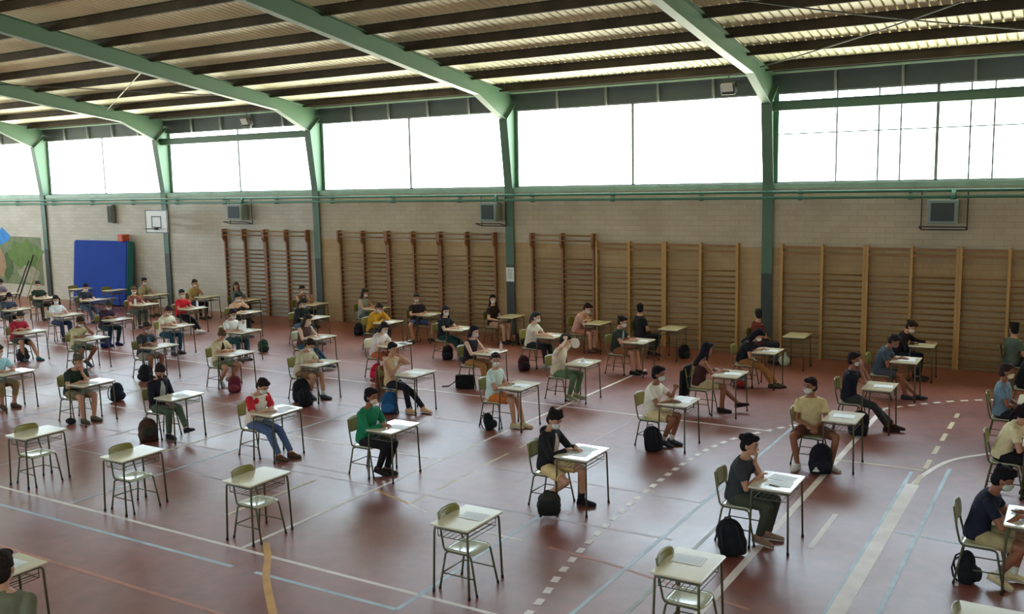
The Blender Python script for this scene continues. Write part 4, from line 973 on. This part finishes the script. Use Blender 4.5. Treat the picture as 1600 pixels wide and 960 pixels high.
seat('26', (-17.95, -3.71), 'person in black jacket and light jeans', 'left of the yellow top', papers=1, dx=-.52,
     top=('long', (38, 42, 42)), bot=('trousers', (88, 112, 130)), hair=('pony', (44, 44, 40)), sk='m', lean=16, head=(0, 34), rh='desk', lh='desk', feet='fwd')
seat('20', (-20.56, -3.70), 'person in black vest with long pale arms', 'hand on the head, beside the first wall bars', papers=1, chair=PC,
     top=('tank', (40, 34, 34)), bot=('trousers', (48, 58, 58)), hair=('short', (38, 44, 40)), sk='l', lean=14, head=(0, 20), rh='desk', lh='temple', feet='flat')
seat('17', (-22.80, -3.74), 'person in bright red tee, black trousers and white trainers', 'white mask', papers=2,
     top=('tee', (204, 40, 54)), bot=('trousers', (32, 34, 40)), hair=('short', (36, 50, 44)), sk='m', lean=8, head=(-18, 12), rh='desk', lh='desk', feet='long', shoes=(232, 232, 230))
seat('13', (-25.03, -3.69), 'person in rust-brown top with a white bottle', 'left of the red shirt', papers=1, dx=-.50,
     top=('tee', (150, 90, 74)), bot=('trousers', (80, 90, 80)), hair=('pony', (110, 84, 60)), sk='l', lean=8, head=(-30, 20), feet='flat')
seat('11', (-27.75, -3.58), 'person in dark slate tee in front of the blue crash mat', 'grey-blue jeans', papers=1,
     top=('tee', (58, 62, 78)), bot=('trousers', (86, 104, 126)), hair=('short', (40, 40, 46)), sk='l', lean=12, head=(-10, 30), feet='fwd')
seat('9', (-29.84, -3.87), 'person in dark green top before the mural corner', 'pale mask', papers=1,
     top=('tee', (50, 62, 54)), bot=('trousers', (70, 76, 66)), hair=('short', (52, 46, 44)), sk='l', lean=8, head=(-30, 14), feet='flat', mask=(200, 206, 170))
seat('Z1', (-32.5, -3.70), 'person in mauve top near the mural', 'head down', papers=1,
     top=('tee', (120, 108, 124)), bot=('trousers', (60, 60, 64)), hair=('short', (36, 34, 42)), lean=16, head=(0, 34))
seat('K', (-.42, -3.60), 'person all in black at the right edge', 'leaning over the desk', dx=-.46,
     top=('tee', (26, 26, 32)), bot=('trousers', (28, 28, 34)), hair=('thick', (34, 30, 40)), sk='l', lean=18, head=(4, 30), rh='desk', lh='face', feet='mid', mask=(120, 156, 150))
# --- wall row, y about -1.45
WR = dict(papers=0)
seat('50', (-2.91, -1.48), 'person in black top by the pine wall bars', 'mask, arm stretched over the desk', papers=1, top=('long', (34, 30, 34)), bot=('trousers', (36, 40, 50)), hair=('bun', (48, 36, 32)), lean=20, head=(-20, 34), rh='near', lh='reach', feet='flat')
seat('46', (-5.56, -1.37), 'person in maroon tee leaning back from the desk', 'mask, looking left, near the right column', rz=45, dx=-.86, top=('tee', (108, 48, 38), (120, 60, 48)), bot=('trousers', (60, 66, 70)), hair=('short', (50, 46, 44)), sk='m', lean=4, head=(75, 4), rh='lap', lh='thigh', feet='flat', **WR)
seat('42', (-8.48, -1.52), 'person in black tee turned to look left', 'by the pine wall bars, hands in the lap', rz=55, dx=-.78, top=('tee', (36, 38, 40)), bot=('trousers', (48, 50, 48)), hair=('short', (38, 32, 34)), sk='m', lean=0, head=(62, 6), rh='lap', lh='lap', feet='mid', **WR)
seat('40', (-10.50, -1.48), 'person in pink tee with bare legs bent low', 'between the tall and low wall bars', dx=-.50, top=('tee', (204, 160, 142)), bot=('shorts', (170, 110, 90)), hair=('short', (48, 30, 32)), sk='l', lean=24, head=(0, 34), rh='cross', lh='cross', feet='flat', shoes=(120, 80, 70), **WR)
seat('35', (-13.13, -1.36), 'person with long black hair in a dark brown tee', 'mask, looking at the camera, by the middle column', dx=-.50, top=('tee', (56, 40, 38)), bot=('shorts', (184, 150, 120)), hair=('long', (36, 28, 30)), sk='l', lean=2, head=(-50, 6), rh='thigh', lh='lap', feet='flat', **WR)
seat('33', (-15.39, -1.92), 'person in black tee and blue shorts facing the camera', 'in front of the dark-post wall bars', rz=-35, dx=-.40, top=('tee', (48, 36, 40)), bot=('shorts', (90, 104, 150)), hair=('short', (52, 46, 44)), sk='m', lean=4, head=(-20, 10), rh='desk', lh='near', feet='wide', papers=1, mask=(190, 186, 180))
seat('32', (-17.6, -1.50), 'person in grey sleeveless top', 'hand on the desk', top=('sleeveless', (150, 160, 150)), bot=('trousers', (90, 100, 96)), hair=('long', (54, 52, 44)), sk='m', lean=6, head=(0, 14), rh='desk', lh='desk', feet='flat', **WR)
seat('26b', (-20.0, -1.50), 'person in brown and white top before the second column', 'mask, hand raised', dx=-.50, top=('vest', (104, 80, 70), (190, 180, 170)), bot=('trousers', (52, 50, 56)), hair=('short', (52, 42, 40)), sk='m', lean=6, head=(-20, 14), rh='desk', lh='up', feet='flat', **WR)
seat('21', (-22.81, -1.56), 'person in grey-green top with long brown hair', 'looking at the camera', top=('long', (96, 110, 102)), bot=('trousers', (60, 66, 70)), hair=('long', (70, 58, 50)), sk='m', lean=4, head=(-40, 12), rh='desk', lh='desk', feet='flat', mask=None, **WR)
seat('18', (-24.81, -1.45), 'person in tan tee below the backboard', 'black trousers', dx=-.56, top=('tee', (180, 158, 104)), bot=('trousers', (40, 44, 56)), hair=('short', (58, 54, 52)), sk='m', lean=4, head=(-6, 18), rh='lap', lh='face', feet='flat', **WR)
seat('16', (-26.99, -1.75), 'person in patterned shirt right of the crash mat', 'dark hair tied up', dx=-.52, top=('tee', (172, 158, 128), (110, 106, 84)), bot=('shorts', (130, 76, 80)), hair=('bun', (44, 40, 46)), sk='m', lean=2, head=(-10, 12), rh='lap', lh='desk', feet='flat', **WR)
seat('P', (-.78, -1.45), 'person in grey-green tee at the right edge', 'white mask, looking left', rz=45, dx=-.44, top=('tee', (86, 98, 84)), bot=('trousers', (50, 54, 50)), hair=('thick', (40, 34, 36)), sk='m', lean=4, head=(62, 6), rh='lap', lh='lap', feet='flat', **WR)

# --- standing supervisor at the lower left, seen from behind
person('person standing at the lower left corner seen from behind', 'short dark hair, olive-grey top', (-6.63, -19.07, 0), 128, top=('long', (108, 106, 82), (104, 112, 122)), bot=('trousers', (52, 54, 62)), hair=('short', (44, 34, 30)), sk='m', lean=3, head=(0, 6), rh='side', lh='side', stand=True, lod=0)

# --- empty desks with the chair pushed in
def empty(xy, lab, papers=1):
    X, Y_ = xy
    place(PD, (X, Y_, 0), 0, 'empty school desk '+lab, 'exam desks')
    place(PC, (X+.02, Y_-.02, 0), 0, 'school chair pushed under the empty desk '+lab, 'exam chairs')
    return X, Y_
EL = [((-5.55, -14.66), 'between the yellow arc and the dashed white arc'), ((-3.04, -14.70), 'nearest the bottom edge, on the straight white line'), ((-8.66, -14.69), 'where the two white lines meet'),
      ((-10.96, -14.75), 'second from the left in the front row'), ((-13.24, -14.70), 'leftmost of the front row'), ((-.55, -14.68), 'cut off at the bottom right corner')]
for xy, lab in EL:
    empty(xy, lab)
place(PD, (-8.68, -17.94, 0), 0, 'school desk with papers beside the standing person at the lower left', 'exam desks')
place(PC, (-9.10, -17.96, 0), 0, 'school chair of the desk beside the standing person', 'exam chairs')
place(PP, (-8.72, -17.82, ZT+.001), .1, 'large white sheet on the desk beside the standing person', 'exam papers')
place(PP, (-8.66, -18.04, ZT+.001), .05, 'second white sheet on the desk beside the standing person, nearer the camera', 'exam papers')
for xy, lab in (((-3.07, -14.62), 'pale sheet on the empty desk nearest the bottom edge'), ((-5.50, -14.60), 'pale sheet on the empty desk by the dashed white arc')):
    place(PP, (xy[0], xy[1], ZT+.001), .04, lab, 'exam papers')
place(PD, (-29.71, -1.37, 0), 0, 'unused school desk in front of the blue crash mat', 'exam desks')
place(PC, (-29.95, -1.39, 0), 0, 'unused chair in front of the blue crash mat', 'exam chairs')
place(PD, (-31.38, -1.58, 0), 0, 'unused school desk left of the blue crash mat', 'exam desks')
place(PC, (-31.6, -1.60, 0), 0, 'unused chair left of the blue crash mat', 'exam chairs')

# --- small things on desks
def on(o, x, y, z, rz, lab, cat): o.location = (x, y, z); o.rotation_euler = (0, 0, rz); tag(o, lab, cat); return o
on(make_pen((30, 30, 34), 'black_pen'), -2.98, -12.12, ZT+.003, -.2, 'black pen lying on the desk of the person in dark grey tee', 'pen')
on(make_pen((40, 60, 120), 'blue_pen'), -5.52, -8.70, ZT+.003, .4, 'blue pen on the desk of the person in white tee lifting a pen', 'pen')
on(make_pen((40, 40, 44), 'dark_pen'), -8.42, -8.86, ZT+.003, .2, 'dark pen on the desk of the person in orange shorts', 'pen')
def bottle(x, y, lab, rgb=(214, 224, 230), h=.22):
    t = thing('water_bottle', lab, 'bottle', (x, y, ZT))
    MB().tube([(0, 0, 0), (0, 0, .01), (0, 0, h*.62), (0, 0, h*.80), (0, 0, h*.86)], [.028, .032, .032, .014, .013], 12).build('bottle_body', mat('bottle_%d' % rgb[0], rgb, .2), t, True)
    MB().tube([(0, 0, h*.86), (0, 0, h)], .015, 10).build('cap', mat('bottle_cap', (60, 90, 150), .4), t, True)
bottle(-25.22, -3.92, 'white water bottle on the desk of the person in rust-brown top', (232, 234, 238))
bottle(-22.75, -3.62, 'tall white bottle on the desk of the person in bright red tee', (226, 226, 230), .26)
bottle(-10.60, -5.90, 'small bottle on the desk of the person in tan trousers', (214, 170, 176), .2)
# crumpled tissue on a desk
m = MB(); m.tube([(0, 0, 0), (0, 0, .02), (0, 0, .05), (.005, 0, .085)], [.05, .04, .02, .004], 8)
tag(m.build('folded_mask', M_white, loc=(-8.45, -6.30, ZT)), 'white peaked mask standing on the desk before the green trousers', 'mask')
# round hand fan
t = thing('hand_fan', 'round pale fan held beside the head of the person in green trousers', 'fan', (-8.60, -6.33, 1.12))
m = MB().tube([(0, -.005, 0), (0, .005, 0)], .10, 24); m.build('fan_disc', mat('fan_disc', (230, 218, 196), .6), t)
MB().tube([(-.06, 0, -.06), (-.19, 0, .10)], .008, 6).build('handle', M_dark, t)
# upright held sheet
o = dup(PP, (-18.0, -6.25, ZT+.12), 0, 'white sheet held upright above the desk by the person in white tee', 'exam papers'); o.rotation_euler = (math.radians(90), math.radians(-8), math.radians(35)); o.scale = (.9, 1, 1)
o.rotation_euler = (math.radians(12), math.radians(-78), math.radians(-30))
o = dup(PP, (-13.0, -6.10, ZT+.045), 0, 'white sheet tilted up in the hands of the person with rust-coloured shorts', 'exam papers'); o.rotation_euler = (0, math.radians(-16), math.radians(10))

# --- bags
BK = backpack((30, 30, 34), (38, 38, 44), 'black')
bagn = {}
def bag(x, y, rz, lab, rgb=None, sc=1., tilt=0., roll=0.):
    if rgb is None:
        o = place(BK, (x, y, 0), math.radians(rz), lab, 'rucksacks on the floor')
    else:
        o = backpack(rgb[0], rgb[1], 'c'); o.location = (x, y, 0); o['label'] = lab; o['group'] = 'rucksacks on the floor'
    o.rotation_euler = (math.radians(tilt), math.radians(roll), math.radians(rz)); o.scale = (sc, sc, sc)
    return o
bag(-3.32, -12.52, 200, 'black rucksack by the chair of the person in dark grey tee', None, 1.02, 6, 10)
o = bag(-5.70, -12.62, 75, 'dark rucksack lying open beside the desk of the black hoodie', ((34, 36, 34), (54, 52, 44)), .95); o.rotation_euler = (math.radians(-74), 0, math.radians(28)); o.location.z = .15
bag(-3.20, -9.00, 20, 'black rucksack with a white mark in front of the person sitting sideways', ((30, 28, 38), (36, 34, 44)), 1.05, -4, 0)
o = tag(MB().prism([(-.05, 0), (.05, 0), (.0, .07)], -.001, .001, 'y').build('white_badge', M_white), 'white triangular badge on the rucksack of the sideways sitter', 'badge')
o.parent = [q for q in bpy.data.objects if q.get('label', '').startswith('black rucksack with a white mark')][0]; o.location = (-.08, -.19, .07)
for k_ in ('category', 'label'): del o[k_]
bag(-3.17, -6.62, 30, 'black rucksack left of the stretched legs of the person in black tee', None, 1.0, 0, 6)
bag(-5.78, -9.02, 190, 'black rucksack beside the feet of the person lifting a pen', None, .95, 6, 8)
bag(-8.82, -9.10, 100, 'small slumped black rucksack beside the orange shorts', None, .72, -16, 0)
t = thing('shoulder_bag', 'boxy black bag standing behind the person in orange shorts', 'bag', (-11.14, -6.50, 0), math.radians(12))
melt(MB().rbox((-.20, -.08, 0), (.20, .08, .28), .03).ell((0, -.06, .13), (.17, .05, .10)).build('bag_body', cloth((28, 28, 32), 'nylon'), t), .012, 3)
MB().tube([(-.18, 0, .27), (-.24, .03, .12), (-.38, .02, .02), (-.52, -.02, .015)], .012, 6).build('strap', cloth((28, 28, 32), 'nylon'), t, True)
bag(-13.37, -3.98, 30, 'black rucksack with a pale badge beside the dark teal trousers', None, .85, 0, 0)
bag(-13.42, -9.00, 60, 'tall black rucksack beside the chair of the person in brown shorts', None, 1.1, 0, 0)
bag(-13.02, -9.30, 250, 'round black rucksack nearer the camera beside the brown shorts', None, .85, 10, 0)
bag(-15.31, -9.02, 40, 'maroon rucksack beside the olive skirt', ((104, 40, 50), (128, 58, 64)), .85)
bag(-18.12, -9.10, 10, 'black rucksack beside the chair of the blue chest print', None, .9, 0, 0)
bag(-11.18, -8.98, 30, 'blue rucksack with grey top behind the green tracksuit', ((38, 84, 128), (52, 110, 160)), 1.0)
bag(-13.50, -6.60, 20, 'bright red rucksack under the rust-coloured shorts', ((206, 30, 66), (222, 52, 84)), .85, 0, 12)
bag(-13.62, -12.48, 60, 'brown and black rucksack slumped beside the black cardigan', ((78, 56, 46), (52, 50, 40)), 1.0, -28, 0)
t = thing('pouch', 'small black pouch under the chair of the person in dark green tee', 'pouch', (-16.0, -12.35, 0))
melt(MB().ell((0, 0, .06), (.12, .08, .06)).build('pouch_body', cloth((34, 36, 42), 'nylon'), t), .01, 2)
t = thing('plastic_bag', 'pale carrier bag hanging low under the desk by the maroon tee', 'bag', (-5.86, -1.30, 0))
melt(MB().ell((0, 0, .13), (.13, .10, .13)).cone((0, 0, .2), (.02, 0, .32), .05, .02).build('bag_film', mat('pale_plastic', (206, 220, 196), .35), t), .012, 3)
t = thing('plastic_bag', 'second pale carrier bag nearer the camera by the maroon tee', 'bag', (-6.45, -1.75, 0))
melt(MB().ell((0, 0, .11), (.10, .09, .11)).cone((0, 0, .17), (.01, 0, .27), .04, .02).build('bag_film', mat('pale_plastic', (206, 220, 196), .35), t), .012, 3)
bag(-6.05, -3.95, 20, 'grey and red rucksack beside the person bowed over the desk', ((84, 84, 84), (150, 40, 48)), .9)
bag(-16.9, -11.0+.3, 100, 'navy black rucksack behind the person in dark green tee', ((28, 32, 44), (34, 38, 50)), .9, 0, 0)
bag(-23.2, -9.15+.3, 100, 'dark rucksack behind the pale blue top', ((46, 38, 50), (40, 36, 44)), .85, 0, 0)
bag(-22.95, -6.75+.1, 30, 'navy blue bag below the desk of the plum tee', ((28, 44, 88), (30, 46, 92)), .85)
bag(-22.3, -6.0, 0, 'dark red rucksack beyond the desk of the plum tee', ((116, 34, 50), (90, 30, 44)), .7)
bag(-18.4, -5.2, 80, 'dark green rucksack behind the white sheet held upright', ((38, 66, 50), (40, 44, 44)), .8, 0, 0)
bag(-17.9, -2.0, 20, 'black rucksack behind the yellow top, near the dark-post bars', None, .85, 0, 0)
bag(-10.95, -4.35, 50, 'maroon and black rucksack lying beside the black trousers and white tee', ((60, 30, 38), (44, 36, 40)), .85, -20, 0)
bag(-8.25, -1.35, 50, 'black rucksack under the desk of the person looking left', None, .8, 0, 0)
bag(-12.85, -1.35, 50, 'dark rucksack under the desk next to the middle column', ((50, 42, 36), (60, 50, 40)), .8, 0, 0)
bag(-.95, -12.05, 90, 'black rucksack under the chair of the navy tee', None, .8, 0, 0)
bag(-20.5, -1.1, 90, 'dark green rucksack by the foot of the first wall bars', ((44, 58, 40), (50, 60, 44)), 1.0, 0, 0)
# jacket hung on a chair back
t = thing('hanging_jacket', 'dark jacket hung over the chair of the person with long dark hair', 'jacket', (-6.30, -6.19, 0))
m = MB(); m.loft([((0, 0, .86), (0, 1, 0), (1, 0, 0), .17, .035), ((-.03, 0, .74), (0, 1, 0), (1, 0, 0), .20, .05), ((-.05, 0, .5), (0, 1, 0), (1, 0, 0), .20, .05), ((-.05, 0, .27), (0, 1, 0), (1, 0, 0), .17, .045)], 16)
m.cone((-.05, -.19, .74), (-.07, -.21, .30), .045, .035).cone((-.05, .19, .74), (-.07, .21, .34), .045, .035)
melt(m.build('jacket_cloth', cloth((34, 38, 36)), t), .012, 3)
t = thing('hanging_jacket', 'beige jacket hanging down behind the open beige shirt', 'jacket', (-11.56, -8.70, 0))
m = MB(); m.loft([((0, 0, .85), (0, 1, 0), (1, 0, 0), .16, .03), ((-.03, 0, .7), (0, 1, 0), (1, 0, 0), .17, .045), ((-.05, 0, .4), (0, 1, 0), (1, 0, 0), .15, .045), ((-.06, 0, .12), (0, 1, 0), (1, 0, 0), .12, .04)], 16)
melt(m.build('jacket_cloth', cloth((130, 84, 66)), t), .012, 3)

# ------------------------------------------------------------------ fuse the soft shapes
bpy.context.view_layer.update()
dg = bpy.context.evaluated_depsgraph_get()
done = {}
for o in PENDING:
    if o.data in done: continue
    me = bpy.data.meshes.new_from_object(o.evaluated_get(dg)); me.name = o.name
    done[o.data] = me
for o in list(bpy.data.objects):
    if o.type == 'MESH' and o.data in done:
        me = done[o.data]; o.modifiers.clear(); o.data = me
        me.polygons.foreach_set('use_smooth', [True]*len(me.polygons))
# prototypes never placed are removed
for pz in (PD, PC, PCW, PP, BK):
    if pz.get('label') == 'x':
        for c in list(pz.children_recursive)+[pz]: bpy.data.objects.remove(c)
